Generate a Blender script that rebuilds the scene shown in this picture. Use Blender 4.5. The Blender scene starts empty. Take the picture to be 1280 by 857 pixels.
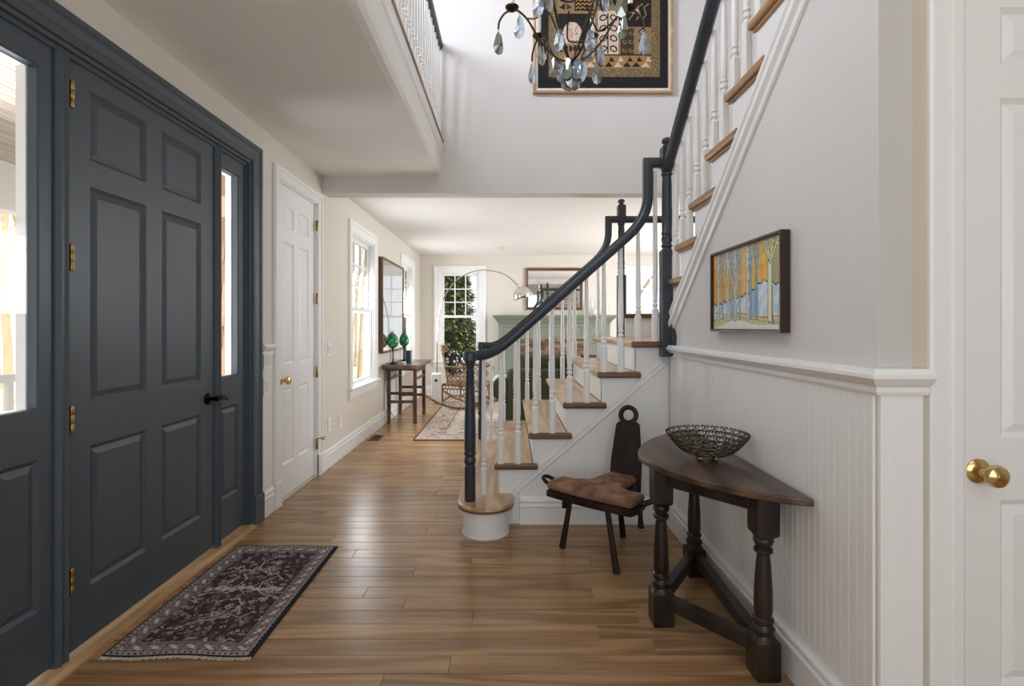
import bpy, bmesh, math, random
import numpy as np
from mathutils import Vector
R_ = random.Random(7)
C = bpy.context.scene.collection
sc = bpy.context.scene

# ------------------------------------------------------------ camera
cam = bpy.data.cameras.new('camera')
cam.sensor_width = 36.0
cam.lens = 650.0 / 1280.0 * 36.0
cam.shift_x = 4.0 / 1280.0
cam.shift_y = -20.5 / 1280.0
cam.clip_start = 0.05
camo = bpy.data.objects.new('camera', cam)
C.objects.link(camo)
camo.location = (0, 0, 1.2)
camo.rotation_euler = (math.pi / 2, 0, 0)
sc.camera = camo

# ------------------------------------------------------------ light, exposure
sc.view_settings.view_transform = 'Standard'
sc.view_settings.look = 'None'
sc.view_settings.gamma = 1
sc.view_settings.use_curve_mapping = False
sc.view_settings.exposure = 0.2

world = bpy.data.worlds.new('world')
sc.world = world
world.use_nodes = True
bg = world.node_tree.nodes['Background']
bg.inputs[0].default_value = (0.90, 0.95, 1.0, 1)
bg.inputs[1].default_value = 1.15

def sun(name, direction, energy, color, angle):
    l = bpy.data.lights.new(name, 'SUN')
    l.energy = energy; l.color = color; l.angle = math.radians(angle)
    o = bpy.data.objects.new(name, l); C.objects.link(o)
    o.rotation_euler = Vector(direction).to_track_quat('-Z', 'Y').to_euler()
    return o

def area(name, loc, direction, sx, sy, energy, color=(1, 1, 1), spread=180):
    l = bpy.data.lights.new(name, 'AREA')
    l.shape = 'RECTANGLE'; l.size = sx; l.size_y = sy
    l.energy = energy; l.color = color; l.spread = math.radians(spread)
    o = bpy.data.objects.new(name, l); C.objects.link(o)
    o.location = loc
    o.rotation_euler = Vector(direction).to_track_quat('-Z', 'Z').to_euler()
    return o

sun('sun', (-0.55, 0.3, -0.85), 4.0, (1.0, 0.93, 0.8), 1.0)
# area lamps: daylight at the windows, plus added fill lamps
area('daylight_gallery', (-1.62, 2.4, 4.25), (1, 0.12, -0.40), 2.6, 0.9, 64, (0.82, 0.88, 1.0))
area('daylight_gallery_high', (-3.3, 1.7, 4.85), (1, 0.45, -0.48), 1.6, 0.5, 140, (0.80, 0.86, 1.0))
area('fill_porch', (-2.9, 2.2, 1.1), (1, 0.1, 0.12), 2.2, 1.6, 75, (0.88, 0.94, 1.0))  # added lamp out on the porch, boosts daylight through the sidelights
area('fill_rear', (0.1, -1.45, 1.3), (0.0, 1, 0.0), 2.8, 1.7, 18, (0.88, 0.94, 1.0))  # added fill from behind the camera, in front of the made-up opening
area('fill_rear_upper', (0.4, -1.45, 3.8), (0, 1, -0.2), 2.4, 1.4, 10, (0.90, 0.95, 1.0))  # added upper fill behind the camera, no known source there
area('daylight_living_left', (-1.66, 5.5, 1.4), (1, 0, -0.15), 0.75, 1.5, 55, (0.90, 0.95, 1.0))
area('daylight_living_left_far', (-1.66, 8.0, 1.4), (1, 0, -0.15), 0.75, 1.5, 50, (0.90, 0.95, 1.0))
area('fill_living_right', (3.5, 6.8, 1.4), (-1, 0, 0.0), 2.6, 1.6, 130, (0.88, 0.94, 1.0))  # added fill inside the right wall, which has no window

# ------------------------------------------------------------ material helpers
def lin(c):
    if isinstance(c, str):
        c = c.lstrip('#'); c = [int(c[i:i + 2], 16) / 255 for i in (0, 2, 4)]
    return tuple((x / 12.92 if x <= 0.04045 else ((x + 0.055) / 1.055) ** 2.4) for x in c)

class NT:
    def __init__(s, name, rough=0.5, metal=0.0, col='#808080', spec=0.5):
        s.m = bpy.data.materials.new(name); s.m.use_nodes = True
        s.t = s.m.node_tree; s.b = s.t.nodes['Principled BSDF']
        s.b.inputs['Roughness'].default_value = rough
        s.b.inputs['Metallic'].default_value = metal
        s.b.inputs['Specular IOR Level'].default_value = spec
        s.b.inputs['Base Color'].default_value = (*lin(col), 1)
    def node(s, typ, **kw):
        n = s.t.nodes.new(typ)
        for k, v in kw.items():
            setattr(n, k, v)
        return n
    def put(s, inp, v):
        if isinstance(v, bpy.types.NodeSocket):
            s.t.links.new(v, inp)
        elif isinstance(v, str):
            inp.default_value = (*lin(v), 1)
        elif isinstance(v, tuple) and len(v) == 3 and inp.type == 'RGBA':
            inp.default_value = (*v, 1)
        else:
            inp.default_value = v
    def coord(s, scale=(1, 1, 1), rand=True, kind='Object'):
        tc = s.node('ShaderNodeTexCoord'); mp = s.node('ShaderNodeMapping')
        s.t.links.new(tc.outputs[kind], mp.inputs[0]); mp.inputs['Scale'].default_value = scale
        if rand:
            oi = s.node('ShaderNodeObjectInfo')
            mul = s.math('MULTIPLY', oi.outputs['Random'], 37.0)
            cb = s.node('ShaderNodeCombineXYZ')
            for i in range(3):
                s.t.links.new(mul, cb.inputs[i])
            s.t.links.new(cb.outputs[0], mp.inputs['Location'])
        return mp.outputs[0]
    def noise(s, vec, scale=5, detail=3, rough=0.5, dist=0.0):
        n = s.node('ShaderNodeTexNoise')
        s.t.links.new(vec, n.inputs['Vector'])
        n.inputs['Scale'].default_value = scale; n.inputs['Detail'].default_value = detail
        n.inputs['Roughness'].default_value = rough; n.inputs['Distortion'].default_value = dist
        return n.outputs['Fac']
    def math(s, op, a, b=0.0, c=None, clamp=False):
        n = s.node('ShaderNodeMath', operation=op, use_clamp=clamp)
        s.put(n.inputs[0], a); s.put(n.inputs[1], b)
        if c is not None: s.put(n.inputs[2], c)
        return n.outputs[0]
    def mix(s, f, a, b, mode='MIX'):
        n = s.node('ShaderNodeMix', data_type='RGBA', blend_type=mode)
        s.put(n.inputs[0], f); s.put(n.inputs[6], a); s.put(n.inputs[7], b)
        return n.outputs[2]
    def ramp(s, f, stops):
        n = s.node('ShaderNodeValToRGB')
        el = n.color_ramp.elements
        while len(el) < len(stops): el.new(0.5)
        for e, (p, c) in zip(el, stops):
            e.position = p; e.color = (*lin(c), 1)
        s.put(n.inputs[0], f)
        return n.outputs[0]
    def random(s):
        return s.node('ShaderNodeObjectInfo').outputs['Random']
    def color(s, v): s.put(s.b.inputs['Base Color'], v)
    def bump(s, h, strength=0.2, dist=0.002):
        n = s.node('ShaderNodeBump'); n.inputs['Strength'].default_value = strength
        n.inputs['Distance'].default_value = dist
        s.put(n.inputs['Height'], h); s.t.links.new(n.outputs[0], s.b.inputs['Normal'])

def paint(name, col, rough=0.5, var=0.03, bump=0.05, scale=90, spec=0.5):
    n = NT(name, rough, 0, col, spec)
    v = n.coord(rand=False)
    f = n.noise(v, 3.0, 3)
    c = lin(col)
    n.color(n.mix(f, tuple(x * (1 - var) for x in c), tuple(min(1, x * (1 + var)) for x in c)))
    if bump: n.bump(n.noise(v, scale, 3), bump, 0.002)
    return n.m

def wood(name, dark, mid, light, axis=0, rough=0.4, rings=26, stretch=12.0, rnd=0.25, spec=0.5, base=1.0, bump=0.12, ringamt=0.45):
    n = NT(name, rough, 0, mid, spec)
    sca = [stretch * base] * 3; sca[axis] = base
    v = n.coord(tuple(sca))
    a = n.noise(v, 0.55, 2, 0.5)
    r = n.math('SINE', n.math('MULTIPLY', a, rings * 2.2))
    r = n.math('MULTIPLY_ADD', r, 0.5, 0.5)
    sca2 = [160.0] * 3; sca2[axis] = 5.0
    v2 = n.coord(tuple(sca2))
    fine = n.noise(v2, 1.0, 3, 0.6)
    f = n.math('ADD', n.math('MULTIPLY_ADD', r, ringamt, .225 - ringamt / 2), n.math('MULTIPLY', fine, 0.6))
    col = n.ramp(f, [(0.18, dark), (0.5, mid), (0.85, light)])
    hs = n.node('ShaderNodeHueSaturation')
    n.put(hs.inputs['Color'], col)
    n.put(hs.inputs['Value'], n.math('MULTIPLY_ADD', n.random(), rnd * 2, 1 - rnd))
    n.color(hs.outputs[0])
    n.bump(fine, bump, 0.001)
    return n.m

def metal(name, col, rough=0.25, var=0.2):
    n = NT(name, rough, 1.0, col)
    f = n.noise(n.coord(), 40, 3)
    n.put(n.b.inputs['Roughness'], n.math('MULTIPLY_ADD', f, var, rough - var / 2))
    return n.m

def glassy(name, tint=(1, 1, 1), refl=1.0, rough=0.0):
    m = bpy.data.materials.new(name); m.use_nodes = True
    t = m.node_tree; t.nodes.clear()
    out = t.nodes.new('ShaderNodeOutputMaterial')
    tr = t.nodes.new('ShaderNodeBsdfTransparent'); tr.inputs[0].default_value = (*tint, 1)
    gl = t.nodes.new('ShaderNodeBsdfGlossy'); gl.inputs['Roughness'].default_value = rough
    fr = t.nodes.new('ShaderNodeFresnel'); fr.inputs[0].default_value = 1.45
    mu = t.nodes.new('ShaderNodeMath'); mu.operation = 'MULTIPLY'; mu.inputs[1].default_value = refl
    mx = t.nodes.new('ShaderNodeMixShader')
    ge = t.nodes.new('ShaderNodeNewGeometry')          # inner faces of the thin pane do not reflect again
    iv = t.nodes.new('ShaderNodeMath'); iv.operation = 'SUBTRACT'; iv.inputs[0].default_value = 1.0
    m2 = t.nodes.new('ShaderNodeMath'); m2.operation = 'MULTIPLY'
    t.links.new(ge.outputs['Backfacing'], iv.inputs[1])
    t.links.new(fr.outputs[0], mu.inputs[0]); t.links.new(mu.outputs[0], m2.inputs[0]); t.links.new(iv.outputs[0], m2.inputs[1])
    t.links.new(m2.outputs[0], mx.inputs[0])
    t.links.new(tr.outputs[0], mx.inputs[1]); t.links.new(gl.outputs[0], mx.inputs[2])
    t.links.new(mx.outputs[0], out.inputs[0])
    return m

def attr_mat(name, rough=0.9, spec=0.2, bumpscale=300, bump=0.3):
    n = NT(name, rough, 0, '#808080', spec)
    a = n.node('ShaderNodeVertexColor'); a.layer_name = 'Col'
    n.color(a.outputs[0])
    n.bump(n.noise(n.coord(rand=False), bumpscale, 2), bump, 0.002)
    return n.m

M = {}
M['greige'] = paint('greige_wall_paint', '#dcd5ca', 0.75)
M['lilac'] = paint('pale_grey_wall_paint', '#d9d5d1', 0.75)
M['beige'] = paint('beige_wall_paint', '#cbbda8', 0.75)
M['ceiling'] = paint('ceiling_paint', '#efece8', 0.85)
M['white'] = paint('white_trim_paint', '#eeedeb', 0.38, 0.01, 0.02)
M['dark'] = paint('charcoal_blue_paint', '#485159', 0.40, 0.06, 0.05, 60)
M['rail'] = paint('charcoal_rail_paint', '#333a42', 0.33, 0.05, 0.03, 60)
M['oak'] = wood('oak_floor', '#82603f', '#a37d57', '#b99568', 0, 0.27, 16, 11.0, 0.14, ringamt=.40)
M['tread'] = wood('oak_tread', '#a07a54', '#c4a07a', '#d8b994', 1, 0.28, 18, 9.0, 0.06)
M['nosing'] = wood('brown_oak', '#4a311e', '#664730', '#7d5b3e', 0, 0.4, 12, 10.0, 0.05)
M['nosing_y'] = wood('brown_oak_lengthwise', '#6f4d2d', '#946a42', '#b08855', 1, 0.35, 12, 10.0, 0.05)
M['threshold'] = wood('threshold_oak', '#a87f55', '#c79d71', '#d8b58b', 1, 0.35, 14, 10.0, 0.05)
M['antique'] = wood('antique_dark_wood', '#261b16', '#443229', '#66503f', 1, 0.34, 14, 8.0, 0.08)
M['antique_leg'] = wood('antique_dark_wood_leg', '#15100e', '#241b17', '#382c26', 2, 0.3, 9, 8.0, 0.08)
M['chairwood'] = wood('ebonised_wood', '#16100e', '#251a16', '#3a2b24', 2, 0.5, 9, 8.0, 0.05, spec=0.25)
M['console'] = wood('brown_console_wood', '#33211a', '#53382b', '#70503c', 1, 0.35, 9, 8.0, 0.08)
M['mirrorwood'] = wood('mirror_frame_wood', '#3f2718', '#5f3d27', '#7a5438', 0, 0.35, 9, 8.0, 0.05)
M['framewood'] = wood('pale_frame_wood', '#a57c55', '#c29a72', '#d2b08a', 0, 0.4, 9, 8.0, 0.05)
M['artside'] = wood('rustic_brown_board', '#4a3222', '#6c4c36', '#8a6a50', 2, 0.5, 9, 8.0, 0.05)
M['walnut'] = wood('walnut_frame', '#24140f', '#3b241a', '#503325', 2, 0.35, 9, 8.0, 0.05)
M['brass'] = metal('brass', '#d6bb86', 0.2, 0.15)
M['oldbrass'] = metal('aged_brass', '#b0935f', 0.35, 0.3)
M['blackmetal'] = metal('black_iron', '#1c1a18', 0.4, 0.2)
M['bronze'] = metal('dark_bronze', '#453c31', 0.35, 0.3)
M['bowlmetal'] = metal('antiqued_bowl_metal', '#55493c', 0.35, 0.3)
M['chrome'] = metal('brushed_steel', '#d5d3cf', 0.16, 0.1)
M['mirror'] = metal('mirror_silver', '#f0f0ee', 0.01, 0.0)
M['glass'] = glassy('window_glass')
M['crystal'] = NT('crystal', 0.05, 0, '#cfdbe8').m
_b = M['crystal'].node_tree.nodes['Principled BSDF']
_b.inputs['Transmission Weight'].default_value = 0.85
_b.inputs['IOR'].default_value = 1.5
M['crystal_back'] = metal('mirrored_crystal', '#a2a69d', 0.15, 0.2)
M['candle'] = paint('candle_sleeve', '#efece6', 0.5, 0.02, 0.0)
M['black'] = paint('soot_black', '#15120f', 0.9)
M['plate'] = paint('switch_plate_plastic', '#f2f1ee', 0.35, 0.01, 0.0)
M['plateshade'] = paint('switch_rocker_plastic', '#e6e4df', 0.3, 0.01, 0.0)
M['sage'] = paint('sage_green_paint', '#7b8272', 0.45, 0.03, 0.03)
M['wicker'] = wood('wicker', '#5c4634', '#866a4f', '#a88b6b', 2, 0.55, 30, 6.0, 0.1)
M['velvet'] = paint('dark_green_velvet', '#34361b', 0.8, 0.35, 0.2, 25)
M['throw'] = paint('pale_green_throw', '#b9cdb6', 0.95, 0.08, 0.4, 200)
M['greenglass'] = NT('green_mosaic_glass', 0.15, 0, '#1f7a4a').m
def _suede():
    n = NT('brown_suede', 0.85, 0, '#6e4c37', 0.3)
    v = n.coord(rand=False)
    f = n.noise(v, 14, 5, 0.65)
    n.color(n.ramp(f, [(0.3, '#5c4132'), (0.5, '#8a6650'), (0.72, '#b08b74')]))
    n.bump(n.noise(v, 18, 4), 0.6, 0.01)
    return n.m
M['suede'] = _suede()
def _mosaic():
    n = NT('green_mosaic_glass_shade', 0.12, 0, '#1f7a4a')
    v = n.node('ShaderNodeTexVoronoi'); v.inputs['Scale'].default_value = 55
    n.t.links.new(n.coord(rand=True), v.inputs['Vector'])
    n.color(n.ramp(v.outputs['Color'], [(0.2, '#0e3f25'), (0.5, '#1f7d49'), (0.8, '#57b37a')]))
    return n.m
M['mosaic'] = _mosaic()
M['blueglass'] = paint('navy_glaze', '#22364f', 0.15, 0.1, 0.0)
def _floral():
    n = NT('floral_cushion_cloth', 0.9, 0, '#808080', 0.2)
    v = n.node('ShaderNodeTexVoronoi'); v.inputs['Scale'].default_value = 16
    n.t.links.new(n.coord(rand=False), v.inputs['Vector'])
    pet = n.ramp(v.outputs['Color'], [(0.3, '#d8b27a'), (0.5, '#e6d9bf'), (0.7, '#8fa7a0')])
    n.color(n.mix(n.math('LESS_THAN', v.outputs['Distance'], 0.34), '#1f2326', pet))
    return n.m
M['floral'] = _floral()
def _brick():
    n = NT('fireplace_brick', 0.85, 0, '#7d5a49')
    g = n.node('ShaderNodeNewGeometry')
    f = n.noise(n.coord(rand=False), 9, 4)
    c = n.ramp(g.outputs['Random Per Island'], [(0.0, '#4f4038'), (0.35, '#7a5546'), (0.7, '#977463'), (1.0, '#b49a88')])
    n.color(n.mix(n.math('MULTIPLY', f, 0.6), c, '#3d322c'))
    n.bump(f, 0.4, 0.004)
    return n.m
M['brick'] = _brick()
M['mortar'] = paint('mortar', '#a39a8f', 0.9)
M['shingle'] = wood('cedar_shingle', '#8a6650', '#b48c70', '#cfa98c', 2, 0.8, 9, 6.0, 0.2)
M['porchwood'] = wood('porch_ceiling_board', '#c2b09d', '#d9cbbc', '#e6dbcf', 1, 0.6, 9, 8.0, 0.1)
M['marble'] = paint('white_marble', '#ecebea', 0.3, 0.05, 0.0)
M['bark'] = paint('pale_bark', '#c2b294', 0.9, 0.3, 0.5, 20)
def _leaf(name, a, b):
    n = NT(name, 0.7, 0, a, 0.3)
    g = n.node('ShaderNodeNewGeometry')
    n.color(n.mix(g.outputs['Random Per Island'], a, b))
    return n.m
M['conifer'] = _leaf('conifer_needles', '#34422a', '#757f48')
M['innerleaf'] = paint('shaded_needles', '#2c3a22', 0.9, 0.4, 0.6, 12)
M['ground'] = paint('leaf_litter_ground', '#cfc7b8', 0.95, 0.2, 0.4, 10)
M['porchfloor'] = paint('porch_floor_paint', '#9b9c9c', 0.6)
M['cord'] = paint('white_cord', '#d9d6d0', 0.5)
M['blackrubber'] = paint('black_cord', '#1a1a1a', 0.5)
M['shade_black'] = paint('dark_slot', '#2b2520', 0.9)
M['rugattr'] = attr_mat('dark_rug_pile', 0.95, 0.1, 500, 0.5)
M['carpetattr'] = attr_mat('red_rug_pile', 0.95, 0.1, 400, 0.5)
M['paintattr'] = attr_mat('canvas_print', 0.55, 0.3, 250, 0.3)
M['clothattr'] = attr_mat('tapestry_cloth', 0.9, 0.15, 500, 0.5)
M['fringe'] = paint('cream_fringe', '#cbbfae', 0.95, 0.1, 0.4, 300)
M['soap'] = paint('cream_plastic', '#ddd4c2', 0.45)
M['mat_white'] = paint('white_mat_board', '#ece8e4', 0.8)
M['artglass'] = None
def _artglass():
    n = NT('brown_tinted_glazed_picture', 0.04, 0, '#6b5c4c', 1.0)
    n.color(n.ramp(n.noise(n.coord((1, 1, 0.4)), 6, 4), [(0.3, '#4b4038'), (0.6, '#8c7a66'), (0.8, '#a79680')]))
    n.b.inputs['Coat Weight'].default_value = 1.0
    n.b.inputs['IOR'].default_value = 1.8
    return n.m
M['artglass'] = _artglass()

# ------------------------------------------------------------ mesh builder
WL = {}
class MB:
    def __init__(s):
        s.V = []; s.F = []; s.S = []
    def add(s, V, F, smooth=False):
        o = len(s.V)
        s.V += [tuple(v) for v in V]
        s.F += [tuple(i + o for i in f) for f in F]
        s.S += [smooth] * len(F)
        return s
    def box(s, x0, x1, y0, y1, z0, z1):
        V = [(x, y, z) for x in (x0, x1) for y in (y0, y1) for z in (z0, z1)]
        F = [(0, 1, 3, 2), (4, 6, 7, 5), (0, 4, 5, 1), (2, 3, 7, 6), (0, 2, 6, 4), (1, 5, 7, 3)]
        return s.add(V, F)
    def lathe(s, prof, cx=0, cy=0, seg=16, smooth=True, z=0, axis=None, origin=None):
        V = []; F = []
        n = len(prof)
        for p in prof:
            r, h = p[0], p[1]; sq = p[2] if len(p) > 2 else 0
            for k in range(seg):
                a = 2 * math.pi * k / seg
                c, q = math.cos(a), math.sin(a)
                rr = r / max(abs(c), abs(q)) if sq else r
                V.append((rr * c, rr * q, h))
        for i in range(n - 1):
            for k in range(seg):
                k2 = (k + 1) % seg
                F.append((i * seg + k, i * seg + k2, (i + 1) * seg + k2, (i + 1) * seg + k))
        F.append(tuple(range(seg - 1, -1, -1))); F.append(tuple((n - 1) * seg + k for k in range(seg)))
        if axis is not None:
            q = Vector((0, 0, 1)).rotation_difference(Vector(axis))
            V = [tuple(q @ Vector(v) + Vector(origin)) for v in V]
        else:
            V = [(x + cx, y + cy, h + z) for x, y, h in V]
        return s.add(V, F, smooth)
    def tube(s, pts, r, seg=6, closed=False, smooth=True, cap=True):
        P = [Vector(p) for p in pts]; n = len(P)
        rad = r if isinstance(r, (list, tuple)) else [r] * n
        T = []
        for i in range(n):
            a = P[(i - 1) % n] if (closed or i > 0) else P[i]
            b = P[(i + 1) % n] if (closed or i < n - 1) else P[i]
            t = (b - a)
            T.append(t.normalized() if t.length > 1e-9 else Vector((0, 0, 1)))
        u = T[0].orthogonal().normalized()
        V = []
        for i in range(n):
            if i:
                u = u - T[i] * u.dot(T[i])
                u = u.normalized() if u.length > 1e-6 else T[i].orthogonal().normalized()
            w = T[i].cross(u)
            for k in range(seg):
                a = 2 * math.pi * k / seg
                V.append(P[i] + (u * math.cos(a) + w * math.sin(a)) * rad[i])
        F = []
        for i in range(n if closed else n - 1):
            j = (i + 1) % n
            for k in range(seg):
                k2 = (k + 1) % seg
                F.append((i * seg + k, i * seg + k2, j * seg + k2, j * seg + k))
        if not closed and cap:
            F.append(tuple(range(seg - 1, -1, -1))); F.append(tuple((n - 1) * seg + k for k in range(seg)))
        return s.add(V, F, smooth)
    def sweep(s, path, prof, P, smooth=False, closed=False):
        """closed profile (a, n) along a 2D path (u, v), mitred; a is measured to the left of travel"""
        n = len(path); V = []; F = []; m = len(prof)
        N = []
        for i in range(n - (0 if closed else 1)):
            du, dv = path[(i + 1) % n][0] - path[i][0], path[(i + 1) % n][1] - path[i][1]
            l = math.hypot(du, dv); N.append((-dv / l, du / l))
        for i in range(n):
            if closed: a, b = N[i - 1], N[i]
            else: a, b = N[max(i - 1, 0)], N[min(i, n - 2)]
            d = 1 + a[0] * b[0] + a[1] * b[1]
            mx, my = (a[0] + b[0]) / d, (a[1] + b[1]) / d
            for (q, h) in prof:
                V.append(P(path[i][0] + q * mx, path[i][1] + q * my, h))
        for i in range(n if closed else n - 1):
            i2 = (i + 1) % n
            for k in range(m):
                k2 = (k + 1) % m
                F.append((i * m + k, i * m + k2, i2 * m + k2, i2 * m + k))
        if not closed:
            F.append(tuple(range(m))); F.append(tuple((n - 1) * m + k for k in range(m - 1, -1, -1)))
        return s.add(V, F, smooth)
    def rail(s, path, prof, lateral, smooth=True):
        """closed profile (a lateral, b up) along a 3D path"""
        Pp = [Vector(p) for p in path]; n = len(Pp); m = len(prof); V = []; F = []
        L = Vector(lateral).normalized()
        for i in range(n):
            t1 = (Pp[i] - Pp[i - 1]).normalized() if i else (Pp[1] - Pp[0]).normalized()
            t2 = (Pp[i + 1] - Pp[i]).normalized() if i < n - 1 else t1
            n1 = L.cross(t1).normalized(); n2 = L.cross(t2).normalized()
            up = (n1 + n2) / (1 + n1.dot(n2))
            for a, b in prof:
                V.append(Pp[i] + L * a + up * b)
        for i in range(n - 1):
            for k in range(m):
                k2 = (k + 1) % m
                F.append((i * m + k, i * m + k2, (i + 1) * m + k2, (i + 1) * m + k))
        F.append(tuple(range(m))); F.append(tuple((n - 1) * m + k for k in range(m - 1, -1, -1)))
        return s.add(V, F, smooth)
    def prism(s, poly, h0, h1, P, rnd=0.0):
        """polygon (u, v) extruded in n from h0 to h1; rnd rounds both rims"""
        n = len(poly)
        ar = sum(poly[i][0] * poly[(i + 1) % n][1] - poly[(i + 1) % n][0] * poly[i][1] for i in range(n))
        if ar < 0: poly = poly[::-1]
        def inset(d):
            if d == 0: return poly
            out = []
            for i in range(n):
                p, c, q = poly[i - 1], poly[i], poly[(i + 1) % n]
                def nr(a, b):
                    l = math.hypot(b[0] - a[0], b[1] - a[1]) or 1
                    return (-(b[1] - a[1]) / l, (b[0] - a[0]) / l)
                a, b = nr(p, c), nr(c, q)
                dd = max(0.3, 1 + a[0] * b[0] + a[1] * b[1])
                out.append((c[0] + d * (a[0] + b[0]) / dd, c[1] + d * (a[1] + b[1]) / dd))
            return out
        if rnd: lv = [(h0, rnd), (h0 + rnd * .3, rnd * .3), (h0 + rnd, 0), (h1 - rnd, 0), (h1 - rnd * .3, rnd * .3), (h1, rnd)]
        else: lv = [(h0, 0), (h1, 0)]
        V = []; F = []
        for h, d in lv: V += [P(u, v, h) for u, v in inset(d)]
        for i in range(len(lv) - 1):
            for k in range(n):
                k2 = (k + 1) % n
                F.append((i * n + k, i * n + k2, (i + 1) * n + k2, (i + 1) * n + k))
        F.append(tuple(range(n - 1, -1, -1))); F.append(tuple((len(lv) - 1) * n + k for k in range(n)))
        return s.add(V, F, False)
    def slab(s, P, u0, u1, v0, v1, t, recess=(), holes=(), depth=0.012, mould=0.014):
        """board with recessed rectangles and through holes, one connected mesh; front at n=0, back at n=-t"""
        us = sorted({round(x, 5) for x in [u0, u1] + [r[i] for r in list(recess) + list(holes) for i in (0, 1)]})
        vs = sorted({round(x, 5) for x in [v0, v1] + [r[i] for r in list(recess) + list(holes) for i in (2, 3)]})
        us = [u for u in us if u0 - 1e-6 <= u <= u1 + 1e-6]; vs = [v for v in vs if v0 - 1e-6 <= v <= v1 + 1e-6]
        V = []; F = []; idx = {}
        def vi(u, v, n):
            k = (round(u, 5), round(v, 5), round(n, 5))
            if k not in idx: idx[k] = len(V); V.append(P(u, v, n))
            return idx[k]
        def inside(u, v, L): return any(r[0] < u < r[1] and r[2] < v < r[3] for r in L)
        for i in range(len(us) - 1):
            for j in range(len(vs) - 1):
                a, b, c, d = us[i], us[i + 1], vs[j], vs[j + 1]
                mu, mv = (a + b) / 2, (c + d) / 2
                h, r = inside(mu, mv, holes), inside(mu, mv, recess)
                if not h and not r: F.append((vi(a, c, 0), vi(b, c, 0), vi(b, d, 0), vi(a, d, 0)))
                if not h: F.append((vi(a, d, -t), vi(b, d, -t), vi(b, c, -t), vi(a, c, -t)))
        def segs(L, lo, hi): return [x for x in L if lo - 1e-6 <= x <= hi + 1e-6]
        def ring(a, b, c, d, fl):
            uu, vv = segs(us, a, b), segs(vs, c, d)
            pts = [(u, c) for u in uu] + [(b, v) for v in vv[1:]] + [(u, d) for u in uu[::-1][1:]] + [(a, v) for v in vv[::-1][1:-1]]
            for k in range(len(pts)):
                p, q = pts[k], pts[(k + 1) % len(pts)]
                f = (vi(*p, 0), vi(*p, -t), vi(*q, -t), vi(*q, 0))
                F.append(f if fl else f[::-1])
        ring(u0, u1, v0, v1, True)
        for r in holes:
            a, b, c, d = max(r[0], u0), min(r[1], u1), max(r[2], v0), min(r[3], v1)
            uu, vv = segs(us, a, b), segs(vs, c, d)
            for k in range(len(uu) - 1):
                if c > v0 + 1e-6: F.append((vi(uu[k], c, 0), vi(uu[k], c, -t), vi(uu[k + 1], c, -t), vi(uu[k + 1], c, 0)))
                if d < v1 - 1e-6: F.append((vi(uu[k], d, 0), vi(uu[k], d, -t), vi(uu[k + 1], d, -t), vi(uu[k + 1], d, 0)))
            for k in range(len(vv) - 1):
                F.append((vi(a, vv[k], 0), vi(a, vv[k], -t), vi(a, vv[k + 1], -t), vi(a, vv[k + 1], 0)))
                F.append((vi(b, vv[k], 0), vi(b, vv[k], -t), vi(b, vv[k + 1], -t), vi(b, vv[k + 1], 0)))
        for r in recess:
            a, b, c, d = r[:4]; m = mould
            uu, vv = segs(us, a, b), segs(vs, c, d)
            o = [(u, c) for u in uu] + [(b, v) for v in vv[1:]] + [(u, d) for u in uu[::-1][1:]] + [(a, v) for v in vv[::-1][1:-1]]
            fu = lambda u: a + m + (u - a) * (b - a - 2 * m) / (b - a)
            fv = lambda v: c + m + (v - c) * (d - c - 2 * m) / (d - c)
            for k in range(len(o)):
                p, q = o[k], o[(k + 1) % len(o)]
                F.append((vi(*p, 0), vi(*q, 0), vi(fu(q[0]), fv(q[1]), -depth), vi(fu(p[0]), fv(p[1]), -depth)))
            F.append(tuple(vi(fu(p[0]), fv(p[1]), -depth) for p in o))
        return s.add(V, F, False)
    def raised(s, P, a, b, c, d, n0, n1, bev):
        V = [P(a, c, n0), P(b, c, n0), P(b, d, n0), P(a, d, n0),
             P(a + bev, c + bev, n1), P(b - bev, c + bev, n1), P(b - bev, d - bev, n1), P(a + bev, d - bev, n1)]
        return s.add(V, [(3, 2, 1, 0), (4, 5, 6, 7), (0, 1, 5, 4), (1, 2, 6, 5), (2, 3, 7, 6), (3, 0, 4, 7)])
    def build(s, name, mat, parent=None, bevel=0.0, bseg=1, sharp=35, smooth=None, kind=None, subd=0, center=True):
        V = np.array(s.V, dtype=float)
        c = (V.min(0) + V.max(0)) / 2 if center else np.zeros(3)
        me = bpy.data.meshes.new(name)
        me.from_pydata((V - c).tolist(), [], s.F)
        bm = bmesh.new(); bm.from_mesh(me)
        bmesh.ops.recalc_face_normals(bm, faces=bm.faces)
        if bevel:
            ed = [e for e in bm.edges if len(e.link_faces) == 2 and e.calc_face_angle(0) > 0.5]
            bmesh.ops.bevel(bm, geom=ed, offset=bevel, segments=bseg, affect='EDGES', profile=0.5, clamp_overlap=True)
        bm.to_mesh(me); bm.free()
        if smooth if smooth is not None else any(s.S):
            for p in me.polygons: p.use_smooth = True
            me.set_sharp_from_angle(angle=math.radians(sharp))
        me.materials.append(mat if not isinstance(mat, str) else M[mat])
        o = bpy.data.objects.new(name, me); C.objects.link(o)
        WL[o.name] = c
        if parent is not None:
            o.parent = parent
            o.location = c - WL[parent.name]
        else: o.location = c
        if kind: o['kind'] = kind
        if subd:
            md = o.modifiers.new('sub', 'SUBSURF'); md.levels = subd; md.render_levels = subd
        return o

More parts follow.
